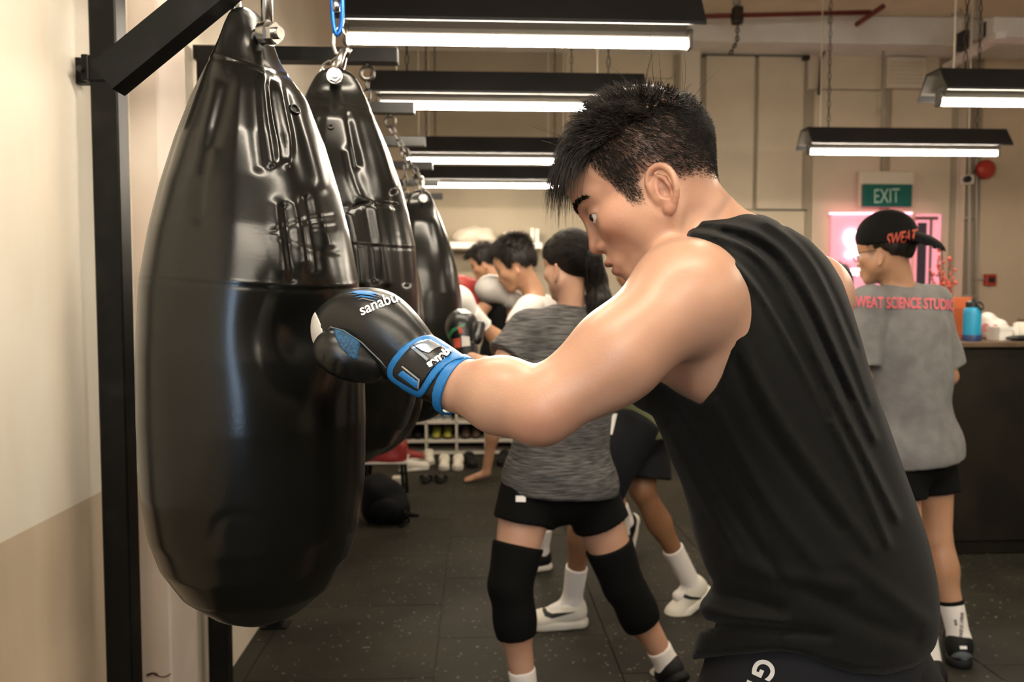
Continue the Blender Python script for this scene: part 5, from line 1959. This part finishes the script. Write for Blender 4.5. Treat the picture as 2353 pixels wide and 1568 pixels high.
# ------------------------------------------------------------------ someone at the far side, only the hair shows
J = joints(head=(1916, 655, 5.0), neck=(1940, 700, 5.0), shL=(1905, 722, 4.95), shR=(1972, 722, 5.05), elL=(1895, 800, 4.95), wrL=(1915, 860, 5.05), elR=(1985, 800, 5.1), wrR=(1965, 860, 5.15),
           chest=(1940, 765, 5.0), waist=(1942, 830, 5.0), pelvis=(1945, 890, 5.0), hipL=(1930, 905, 4.98), hipR=(1960, 905, 5.02),
           knL=(1925, 1050, 4.98), knR=(1965, 1050, 5.02), anL=(1922, 1185, 5.0), anR=(1968, 1185, 5.03), toeL=(1912, 1204, 5.12), toeR=(1960, 1204, 5.15))
H7 = facing(60, 0)
hx = hand_ops(J['wrL'], -UP, FW, RT) + hand_ops(J['wrR'], -UP, FW, -RT)
p7, b7, W7, inv7 = person('dark-haired person by the pink lit sign, only a bit of the head showing', J, H7, M['skin_tan'], 1.0, 1.0, .012, extra=hx)
hair_cap(p7, J['head'], H7, n=900, h=.009)
tee(p7, J, M['cloth_black'], P(1945, 900, 5.0), sl=.6, h=.015)
shorts(p7, J, M['cloth_black'], P(1945, 870, 5.0), tl=.6, h=.015)
for g in 'LR':
    shoe(p7, J['an' + g], J['toe' + g], M['shoe_black'], M['sole_white'], ground_z=0.0, h=.01)

# ------------------------------------------------------------------ things at the far end of the room
mat('shelf_pale', (.62, .58, .50), .6)
mat('canvas', (.55, .48, .38), .9, col2=(.62, .56, .47), nscale=12, bump=.3, bscale=40)
mat('dark_inside', (.02, .019, .016), .9)
mat('shoe_green', (.10, .16, .02), .7, col2=(.45, .42, .05), nscale=16)
mat('shoe_brown', (.08, .05, .03), .7)
mat('pack_black', (.0045, .005, .006), .75, spec=.2, bump=.3, bscale=60)
mat('counter_dark', (.007, .0055, .0032), .6, spec=.25, col2=(.022, .016, .0095), nscale=3.5, lo=.45, hi=.8, bump=.25, bscale=18)
mat('counter_edge', (.13, .08, .042), .65, col2=(.08, .048, .024), nscale=10)
mat('bottle_blue', (.01, .27, .47), .4, bump=.1, bscale=300)
mat('bottle_navy', (.008, .025, .10), .5)
mat('plastic_black', (.008, .008, .008), .4)
mat('orange_card', (.48, .11, .03), .6, col2=(.40, .08, .02), nscale=6)
mat('bag_white', (.75, .71, .66), .5, bump=.4, bscale=30)
mat('print_rose', (.55, .20, .20), .6)
mat('paper_white', (.74, .70, .62), .7)
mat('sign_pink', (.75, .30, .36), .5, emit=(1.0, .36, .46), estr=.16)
mat('neon', (1, .9, .95), .3, emit=(1.0, .75, .85), estr=2.2)
mat('neon_pink', (1, .4, .5), .3, emit=(1.0, .30, .42), estr=1.2)
mat('pane_dark', (.06, .05, .07), .2)
mat('frame_brown', (.20, .11, .08), .5)
mat('conduit', (.42, .38, .33), .5)
mat('blossom', (.55, .09, .06), .7)
mat('twig', (.10, .05, .03), .8)

def rbox(x0, y0, x1, y1, D, th):
    a, b = P(x0, y1, D), P(x1, y0, D)
    return (a[0], D, a[2]), (b[0], D + th, b[2])

# wall shelf with bundles
lo, hi = rbox(985, 557, 1246, 571, 7.12, .36)
sh = thing('wall_shelf', 'long white shelf on the far wall above the boxers\' heads', 'shelf', lo)
MB().box(lo, hi, .004).build('board', M['white_paint'], sh)
for x in (1010, 1120, 1225):
    p = P(x, 571, 7.2)
    MB().box((p[0] - .012, 7.16, p[2] - .16), (p[0] + .012, 7.49, p[2]), .002).build('bracket', M['white_paint'], sh)
zt = hi[2]
def bundle(px, w, h, label, D=7.28):
    c = P(px, 560, D)
    w, h = S(w, D), S(h, D)
    b = np.array([c[0], D, zt])
    ops = [('u', ell(b + (0, 0, h * .40), (w * .5, .13, h * .46)), 0), ('u', ell(b + (-w * .28, -.02, h * .25), (w * .3, .12, h * .32)), .04), ('u', ell(b + (w * .3, 0, h * .25), (w * .26, .11, h * .30)), .04),
           ('d', wrinkle(.010, [((18, 8, 60), 0), ((-26, 14, 44), 1.0), ((34, 0, -30), 2.0)]), 0), ('i', half((0, 0, zt + .001), (0, 0, -1)), .004)]
    o = sculpt('folded_bundle', ops, .012, M['canvas'])
    tag(o, label, 'bundle', 'canvas bundles on the wall shelf')
bundle(1090, 90, 46, 'larger crumpled canvas bundle on the wall shelf')
bundle(1184, 60, 38, 'smaller crumpled canvas bundle on the wall shelf, right of the larger')
for x0, x1, y0, lb in ((1219, 1228, 524, 'slim white carton standing left at the end of the wall shelf'), (1230, 1239, 526, 'slim white carton standing right at the end of the wall shelf')):
    a, b = rbox(x0, y0, x1, 557, 7.2, .2)
    a = (a[0], a[1], zt)
    o = MB().box(a, b, .003).build('carton', M['paper_white'])
    MB().box((a[0] + .003, a[1] - .0015, b[2] - .03), (b[0] - .003, a[1], b[2] - .02)).build('tape', M['shelf_pale'], o)
    tag(o, lb, 'carton', 'white cartons on the wall shelf')

# shoe rack with cubbies
lo, hi = rbox(916, 906, 1182, 1046, 7.0, .34)
rk = thing('shoe_rack', 'low pale shoe rack with open cubbies against the far wall', 'shoe rack', (lo[0], 7.0, 0))
ztop, x0, x1 = hi[2], lo[0], hi[0]
MB().box((x0, 7.32, .02), (x1, 7.345, ztop)).build('back_panel', M['dark_inside'], rk)
levels = [P(1000, 1040, 7.0)[2] - .02, P(1000, 1018, 7.0)[2], P(1000, 975, 7.0)[2], ztop - .02]
for z in levels:
    MB().box((x0, 7.0, z), (x1, 7.33, z + .022), .002).build('shelf_board', M['shelf_pale'], rk)
for px in (918, 979, 1049, 1116, 1180):
    x = P(px, 1000, 7.0)[0]
    MB().box((x - .010, 7.0, 0), (x + .010, 7.33, ztop), .002).build('divider', M['shelf_pale'], rk)

def base_shoe(m_up, m_sole, name='sneaker'):
    f = np.array([0, -1.0, 0])
    o = shoe(None, np.array([0, 0, .09]), np.array([0, -.19, .03]), m_up, m_sole, 1.0, ground_z=0.0, h=.011, name=name)
    return o
protos = {}
def put_shoe(x, y, z, rz, up, sole, label, group, sc=1.0):
    key = (up, sole)
    if key not in protos:
        o = base_shoe(M[up], M[sole])
        protos[key] = o
    else:
        src = protos[key]
        o = src.copy()
        C.objects.link(o)
        for ch in src.children:
            k = ch.copy()
            C.objects.link(k)
            k.parent = o
    o.location = (x, y, z)
    o.rotation_euler = (0, 0, rz)
    o.scale = (sc,) * 3
    return tag(o, label, 'shoe', group)
cub = [(1002, 2, 'shoe_green', 'yellow-green', 'left'), (1028, 2, 'shoe_green', 'yellow-green', 'right'), (1070, 2, 'shoe_brown', 'dark brown', 'left'), (1094, 2, 'shoe_brown', 'dark brown', 'right'),
       (1004, 3, 'shoe_grey', 'slate grey', 'left'), (1027, 3, 'shoe_grey', 'slate grey', 'right'), (938, 2, 'shoe_black', 'black', 'left'), (960, 2, 'shoe_black', 'black', 'right')]
for px, lv, m_, nm, sd in cub:
    z = levels[lv - 1] + .022
    x = P(px, 1000, 7.05)[0]
    put_shoe(x, 7.22, z, 0, m_, 'shoe_black' if m_ != 'shoe_grey' else 'sole_white', '%s sneaker in a shoe rack cubby, %s of its pair' % (nm, sd), 'sneakers in the shoe rack', .92)
fl = 'shoes on the floor by the rack'
for px, py, rz, m_, s_, lb in ((930, 1090, 1.9, 'shoe_white', 'sole_white', 'cream sneaker lying on the floor, nearest the red stool'), (984, 1066, .1, 'shoe_white', 'sole_white', 'cream sneaker on the floor between red stool and white pair'),
                               (1020, 1078, 0.03, 'shoe_white', 'sole_white', 'left shoe of the neat white pair in front of the rack'), (1053, 1078, -.03, 'shoe_white', 'sole_white', 'right shoe of the neat white pair in front of the rack'),
                               (1078, 1072, .2, 'shoe_black', 'shoe_black', 'black sneaker on the floor right of the white pair'), (1160, 1068, -.2, 'shoe_black', 'shoe_black', 'black sneaker on the floor behind the barefoot leg'),
                               (930, 1064, 1.5, 'glove_red', 'sole_white', 'red sneaker on the floor among the cream ones')):
    p = ground(px, py)
    put_shoe(p[0], p[1] + .10, 0, rz, m_, s_, lb, fl)
for px, lb in ((978, 'left flip-flop of the black pair on the floor'), (1012, 'right flip-flop of the black pair on the floor')):
    p = ground(px, 1110)
    t = thing('flip_flop', lb, 'flip-flop', p, 'black flip-flops')
    out = [(p[0] + .045 * math.cos(a) * (1 + .15 * math.sin(a)), p[1] + .08 + .13 * math.sin(a), 0) for a in np.linspace(0, 2 * math.pi, 16, endpoint=False)]
    MB().prism(out, (0, 0, .001), (0, 0, .026)).build('sole', M['plastic_black'], t)
    MB().tube([(p[0] - .045, p[1] + .10, .02), (p[0] - .025, p[1] + .03, .055), (p[0], p[1] + .0, .03), (p[0] + .025, p[1] + .03, .055), (p[0] + .045, p[1] + .10, .02)], .011, 6).build('strap', M['plastic_black'], t, True)
# small red stool by the wall
p = ground(884, 1150)
t = thing('stool', 'small stool with red cloth seat by the left wall', 'stool', p)
sw = .15
ops = [('u', boxp((p[0], p[1] + .1, .34), (.15, .14, .07), rd=.03), 0), ('d', wrinkle(.010, [((30, 20, 20), 0), ((-22, 31, 30), 1)]), 0)]
sculpt('seat', ops, .01, M['glove_red'], t)
MB().box((p[0] - .155, p[1] - .045, .262), (p[0] + .155, p[1] + .245, .275), .004).build('seat_rim', M['white_paint'], t)
for a, b in ((-.12, -.02), (.12, -.02), (-.12, .22), (.12, .22)):
    MB().bar((p[0] + a * 1.15, p[1] + b, 0), (p[0] + a, p[1] + b, .27), .022).build('leg', M['frame_black'], t)
q = ground(914, 1116)
o = MB().box((q[0] - .045, q[1], 0), (q[0] + .045, q[1] + .1, .055), .004).build('small_box', M['paper_white'])
MB().box((q[0] - .047, q[1] - .002, .026), (q[0] + .047, q[1] + .102, .032)).build('lid_edge', M['shelf_pale'], o)
tag(o, 'small white box on the floor beside the red stool', 'box')
# backpack slumped on the floor
p = ground(876, 1210)
t = thing('backpack', 'black backpack slumped on the floor behind the first bag', 'backpack', p)
c = np.array([p[0], p[1] + .12, 0])
ops = [('u', ell(c + (0, 0, .12), (.15, .12, .15)), 0), ('u', ell(c + (-.05, 0, .20), (.10, .09, .10)), .06), ('u', ell(c + (.08, -.05, .08), (.09, .08, .09)), .05),
       ('d', wrinkle(.008, [((30, 20, 26), 0), ((-26, 31, 20), 1)]), 0), ('i', half((0, 0, .001), (0, 0, -1)), .004)]
sculpt('pack_body', ops, .008, M['pack_black'], t)
sculpt('front_pocket', [('u', ell(c + (.02, -.10, .10), (.09, .05, .075)), 0)], .008, M['pack_black'], t)
MB().tube([c + (.10, -.10, .14), c + (.16, -.12, .07), c + (.17, -.10, .02), c + (.12, -.16, .012)], .009, 6).build('strap', M['pack_black'], t, True)
MB().ring(c + (.155, -.125, .08), (1, -.6, .2), .016, .003, 12, 6).build('buckle', M['dark_steel'], t, True)
p = ground(945, 1187)
t = thing('strap_scrap', 'dark strap end lying on the floor beside the backpack', 'strap', p)
MB().tube([p + (-.05, .02, .008), p + (-.01, 0, .012), p + (.05, -.012, .008)], [.012, .016, .008], 6).build('webbing', M['pack_black'], t, True)

# ------------------------------------------------------------------ exit sign, lit sign, wall fittings
D = 7.28
t = thing('exit_sign', 'green exit sign hanging in a pale frame above the pink sign', 'sign', P(2040, 475, D))
a, b = rbox(1984, 424, 2097, 475, D, .04)
MB().box(a, b, .004).build('sign_face', M['exit_green'], t)
a, b = rbox(1979, 394, 2101, 423, D, .06)
MB().box(a, b, .006).build('housing', M['panel_light'], t)
MB().box((a[0] - .004, D + .02, P(0, 474, D)[2]), (a[0] + .008, D + .05, b[2])).build('side_bar', M['panel_light'], t)
V, T_ = text_px('EXIT', (2009, 467), (58, -2), (0, -32), .0)
pts = np.array([P(x, y, D - .004) for x, y in V])
link('lettering', mesh_np('lettering', pts, T_[:, ::-1]), M['letter_pale'], t, False)
for x in (2030,):
    q0, q1 = P(x, 394, D + .03), P(x, 118, D + .03)
    MB().tube([q0, q1], .009, 8).build('conduit', M['conduit'], t, True)
    MB().box(P(x - 5, 262, D + .03) - (0, .012, 0), P(x + 5, 248, D + .03) + (0, .012, 0)).build('junction', M['conduit'], t)

D = 7.38
t = thing('light_sign', 'pink lit sign board with white neon letter on the far wall', 'sign', P(2000, 640, D))
a, b = rbox(1907, 492, 2096, 790, D, .05)
MB().box(a, b, .004).build('board', M['sign_pink'], t)
nm = MB()
for ring in ([(1966, 534), (1955, 529), (1946, 538), (1946, 552), (1953, 562), (1962, 566), (1966, 576), (1962, 588), (1952, 590), (1946, 582)],):
    nm.tube([P(x, y, D - .02) for x, y in smooth2(ring)], .012, 8)
nm.tube([P(x, y, D - .02) for x, y in smooth2([(1975, 530), (1972, 560), (1974, 588)])], .012, 8)
nm.build('neon_letter', M['neon'], t, True)
V, T_ = text_px('sweat', (1953, 634), (70, -2), (0, -20), .02)
pts = np.array([P(x, y, D - .006) for x, y in V])
link('small_lettering', mesh_np('small_lettering', pts, T_[:, ::-1]), M['neon'], t, False)
MB().tube([P(1906, 491, D - .01), P(2096, 490, D - .01)], .010, 8).build('neon_edge', M['neon_pink'], t, True)
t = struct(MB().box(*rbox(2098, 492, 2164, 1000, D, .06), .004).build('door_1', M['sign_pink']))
MB().box(*rbox(2104, 512, 2130, 780, D - .01, .02)).build('pane', M['pane_dark'], t)
MB().box(*rbox(2131, 505, 2143, 800, D - .02, .03)).build('rail', M['frame_brown'], t)
MB().box(*rbox(2106, 498, 2156, 505, D - .02, .03)).build('closer', M['frame_brown'], t)

t = thing('alarm_bell', 'round red alarm bell high on the far wall', 'bell', P(2263, 412, 7.4))
c = P(2263, 390, 7.38)
MB().tube([c + (0, .10, 0), c + (0, -.0, 0)], .045, 14).build('mount', M['conduit'], t, True)
MB().tube([c + (0, .01, 0), c + (0, -.03, 0), c + (0, -.055, 0), c + (0, -.065, 0)], [.092, .09, .06, .012], 24).build('gong', M['red_paint'], t, True)
t = thing('security_camera', 'small white security camera with black lens beside the alarm bell', 'camera', P(2222, 420, 7.3))
c = P(2226, 413, 7.30)
MB().box(c + (-.04, -.02, -.04), c + (.05, .08, .045), .012).build('body', M['white_paint'], t)
MB().tube([c + (-.025, .0, 0), c + (-.03, -.04, 0)], .032, 14).build('lens', M['plastic_black'], t, True)
t = thing('call_point', 'small red fire call point on the far wall above the counter', 'call point', P(2278, 662, 7.4))
a, b = rbox(2267, 630, 2291, 657, 7.42, .06)
MB().box(a, b, .006).build('housing', M['red_paint'], t)
MB().box((a[0] + .02, 7.414, a[2] + .03), (b[0] - .02, 7.42, b[2] - .03)).build('button_plate', M['plastic_black'], t)
MB().tube([P(2267, 642, 7.45), P(2240, 643, 7.45)], .008, 8).build('conduit', M['conduit'], t, True)
for k, x in enumerate((2228, 2244)):
    o = MB().tube([P(x, 150, 7.30 + .1 * k), P(x, 760, 7.30 + .1 * k)], .012, 8).build('wall_conduit', M['conduit'], None, True)
    for y in (300, 500, 680):
        q = P(x, y, 7.30 + .1 * k)
        MB().box(q - (.02, .004, .008), q + (.02, .06, .008), .002).build('clip', M['conduit'], o)
    tag(o, 'thin grey conduit running down the far wall, %s of the two by the security camera' % ('left' if k == 0 else 'right'), 'conduit', 'wall conduits')

# ventilation box, sprinkler pipe, cable tray, ceiling clutter
t = thing('vent_box', 'pale louvred vent box high on the far wall panels', 'vent', P(2080, 200, 7.4))
MB().box(*rbox(2038, 132, 2128, 201, 7.42, .05), .004).build('housing', M['panel_light'], t)
for i in range(6):
    y = 140 + i * 9.5
    MB().box(*rbox(2044, y, 2122, y + 5, 7.408, .014), .001).build('louvre', M['panel'], t)
t = thing('sprinkler_pipe', 'thin dark red sprinkler pipe under the ceiling', 'pipe', P(1800, 40, 6.72))
MB().tube([P(1450, 42, 6.72), P(2000, 28, 6.72)], .020, 10).build('main_pipe', M['pipe_red'], t, True)
MB().tube([P(1968, 56, 6.85), P(2030, 14, 6.55)], .022, 10).build('cross_pipe', M['pipe_red'], t, True)
for x in (1905,):
    MB().tube([P(x, 16, 6.72), P(x, 56, 6.72)], .010, 8).build('hanger', M['conduit'], t, True)
t = thing('ceiling_hoist', 'dark pulley and chain hanging from the ceiling left of the panels', 'hoist', P(1690, 120, 6.7))
q = P(1693, 10, 6.7)
MB().tube([np.array([q[0], q[1], ZC]), q], .035, 10).build('stem', M['conduit'], t, True)
sculpt('pulley', [('u', boxp(P(1694, 36, 6.7), (.045, .04, .075), rd=.015), 0), ('u', ell(P(1694, 40, 6.7), (.06, .025, .06)), .01)], .01, M['dark_steel'], t)
MB().chain(P(1695, 55, 6.7), P(1694, 94, 6.7), .045, .006, .016, 8, 5).chain(P(1694, 94, 6.7), P(1678, 124, 6.7), .045, .006, .016, 8, 5).build('chain', M['dark_steel'], t, True)
t = thing('wall_lever', 'black rod and lever hanging beside the tall wall panels', 'lever', P(1884, 218, 7.35))
MB().tube([P(1914, 100, 7.3), P(1892, 120, 7.35), P(1886, 140, 7.38), P(1882, 218, 7.38)], .014, 8).build('rod', M['dark_steel'], t, True)
MB().box(P(1848, 136, 7.36), P(1862, 126, 7.36) + (0, .06, 0), .004).build('latch', M['dark_steel'], t)
t = thing('cable_tray', 'pale sloping cable tray under the ceiling at the right', 'cable tray', P(2240, 120, 6.6))
MB().bar(P(2175, 155, 7.3), P(2300, 80, 5.9), .07, .05).build('tray', M['beam'], t)
MB().bar(P(2210, 135, 7.2) - (0, 0, .1), P(2210, 135, 7.2) + (0, 0, .25), .02).build('hanger', M['conduit'], t)
t = thing('junction_box', 'dark electrical boxes and loose cables under the ceiling at the right', 'electrical box', P(2250, 110, 6.3))
MB().box(*rbox(2213, 68, 2229, 112, 6.3, .1), .006).build('switch_box', M['plastic_black'], t)
MB().box(*rbox(2264, 48, 2278, 84, 6.3, .1), .006).build('switch_box', M['plastic_black'], t)
MB().box(*rbox(2228, 40, 2262, 90, 6.32, .1), .006).build('steel_box', M['conduit'], t)
for k in range(4):
    MB().tube([P(2205 - 10 * k, 20 + 6 * k, 6.35), P(2222 + 4 * k, 45 - 3 * k, 6.3), P(2238 + 3 * k, 10 + 12 * k, 6.28), P(2250, -20, 6.3)], .007, 6).build('cable', M['conduit'], t, True)
t = struct(MB().box(*rbox(2284, 42, 2560, 84, 6.2, .18), .008).build('trim_2', M['beam']))

# ------------------------------------------------------------------ counter and what stands on it
CD = 4.10
a, b = P(2120, 792, CD), P(2353, 792, CD)
ct = P(2300, 786, CD)[2]
t = thing('counter', 'dark stained wooden counter at the right with worn brown top edge', 'counter', (2.4, CD, 0))
x0 = a[0]
MB().box((x0, CD + .03, 0), (x0 + 2.6, CD + .70, ct - .03), .006).build('body', M['counter_dark'], t)
w = 1.3
for k in range(2):
    MB().box((x0 + .01 + k * w, CD + .01, .08), (x0 + w - .01 + k * w, CD + .03, ct - .04), .004).build('front_panel', M['counter_dark'], t)
MB().box((x0 - .02, CD - .01, ct - .03), (x0 + 2.6, CD + .72, ct), .005).build('top', M['counter_edge'], t)

bc = P(2232, 782, CD + .09)
t = thing('water_bottle', 'bright blue insulated water bottle with black loop lid on the counter', 'bottle', (bc[0], bc[1], ct))
sb = S(100, CD + .1) / .235
MB().lathe([(.047 * sb, .0), (.0475 * sb, .004), (.0475 * sb, .034 * sb), (.046 * sb, .036 * sb)], (bc[0], bc[1], ct), 28).build('boot', M['bottle_navy'], t, 'auto')
MB().lathe([(.045 * sb, .030 * sb), (.0455 * sb, .16 * sb), (.044 * sb, .172 * sb), (.036 * sb, .184 * sb), (.030 * sb, .188 * sb)], (bc[0], bc[1], ct), 28).build('body', M['bottle_blue'], t, 'auto')
lid = MB().lathe([(.029 * sb, .186 * sb), (.033 * sb, .188 * sb), (.033 * sb, .214 * sb), (.028 * sb, .218 * sb), (.010 * sb, .228 * sb), (.008 * sb, .24 * sb)], (bc[0], bc[1], ct), 24).build('lid', M['plastic_black'], t, 'auto')
MB().ring((bc[0] + .024, bc[1] - .034, ct + .196 * sb), (.5, -1, .5), .022, .005, 18, 8).build('loop', M['plastic_black'], lid, True)
a, b = P(2192, 780, CD + .22), P(2240, 684, CD + .22)
o = MB().box((a[0] - .06, CD + .22, ct), (b[0] - .01, CD + .42, b[2]), .004).build('gift_box', M['orange_card'])
MB().box((a[0] - .062, CD + .217, ct + .17), (b[0] - .008, CD + .423, b[2] + .002), .003).build('box_lid', M['orange_card'], o)
tag(o, 'tall orange box on the counter behind the blue bottle', 'box')
c = P(2280, 780, CD + .30)
c[2] = ct
ops = [('u', ell(c + (0, 0, .05), (.075, .08, .075)), 0), ('u', ell(c + (-.035, 0, .10), (.04, .05, .06)), .03), ('u', ell(c + (.05, 0, .04), (.05, .06, .05)), .03),
       ('d', wrinkle(.007, [((60, 20, 50), 0), ((-52, 40, 66), 1), ((30, 60, -40), 2)]), 0), ('i', half((0, 0, ct + .001), (0, 0, -1)), .003)]
o = sculpt('plastic_bag', ops, .006, M['bag_white'])
tag(o, 'crumpled white plastic bag with rose print on the counter right of the bottle', 'plastic bag')
tb = bvh_of([o])
for pl in ([(2256, 746), (2268, 742), (2276, 752), (2270, 764), (2258, 762)], [(2281, 748), (2290, 745), (2297, 756), (2287, 762)]):
    V, T_ = shape2d(smoothc(pl, 1), 6)
    lay('rose_print', V, T_, tb, M['print_rose'], o, .003)
a, b = P(2297, 780, CD + .08), P(2328, 752, CD + .08)
o = MB().box((a[0], CD + .08, ct), (b[0], CD + .19, b[2]), .003).build('small_box', M['paper_white'])
MB().box((a[0] - .001, CD + .078, b[2] - .018), (b[0] + .001, CD + .192, b[2] + .001)).build('lid_edge', M['white_paint'], o)
tag(o, 'small white box on the counter right of the plastic bag', 'box')
for px, r_, h_, lb in ((2334, .016, .095, 'slim white jar at the right end of the counter, by the picture edge'), (2352, .040, .12, 'round white jar on the counter, cut by the picture edge')):
    c = P(px, 776, CD + .26)
    t = thing('jar', lb, 'jar', (c[0], c[1], ct), 'white jars on the counter')
    MB().lathe([(r_ * .9, 0), (r_, .005), (r_, h_ * .75), (r_ * .8, h_ * .85)], (c[0], c[1], ct), 20).build('body', M['paper_white'], t, 'auto')
    MB().lathe([(r_ * .85, h_ * .84), (r_ * .85, h_ * .97), (r_ * .6, h_)], (c[0], c[1], ct), 20).build('lid', M['white_paint'] if r_ < .03 else M['counter_edge'], t, 'auto')
c = P(2343, 786, CD + .045)
c[2] = ct
t = thing('pouch', 'flat black pouch with blue end lying on the counter edge', 'pouch', c)
sculpt('pouch_body', [('u', ell(c + (.02, 0, .018), (.10, .028, .017)), 0), ('i', half((0, 0, ct + .001), (0, 0, -1)), .002)], .005, M['plastic_black'], t)
sculpt('pouch_end', [('u', ell(c + (.075, -.015, .017), (.035, .022, .015)), 0)], .004, M['bottle_navy'], t)
# red blossom branches in a vase
c = P(2172, 786, CD + .58)
c[2] = ct
t = thing('blossom_vase', 'vase of upright red blossom branches on the counter behind the man in the cap', 'vase', c)
MB().lathe([(.03, 0), (.045, .03), (.04, .08), (.022, .12), (.028, .14)], c, 20).build('vase', M['orange_card'], t, 'auto')
rs = np.random.default_rng(5)
for k, (tx, ty) in enumerate(((2163, 560), (2155, 600), (2184, 600), (2140, 625), (2176, 640), (2188, 650))):
    tip = P(tx, ty, CD + .58 + .03 * (k % 3))
    base = c + np.array([0, 0, .12])
    mid = base * .5 + tip * .5 + rs.normal(0, .012, 3)
    br = MB().tube(smooth2([base, mid, tip]), .004, 5).build('branch', M['twig'], t, True)
    bl = MB()
    for u in np.linspace(.25, 1, 16):
        p = (base * (1 - u) ** 2 + 2 * mid * u * (1 - u) + tip * u * u) + rs.normal(0, .010, 3)
        bm = bmesh.new()
        bmesh.ops.create_icosphere(bm, subdivisions=1, radius=rs.uniform(.008, .015))
        bmesh.ops.translate(bm, verts=bm.verts, vec=Vector(p))
        bl.bm(bm)
    bl.build('blossoms', M['blossom'], br, True)
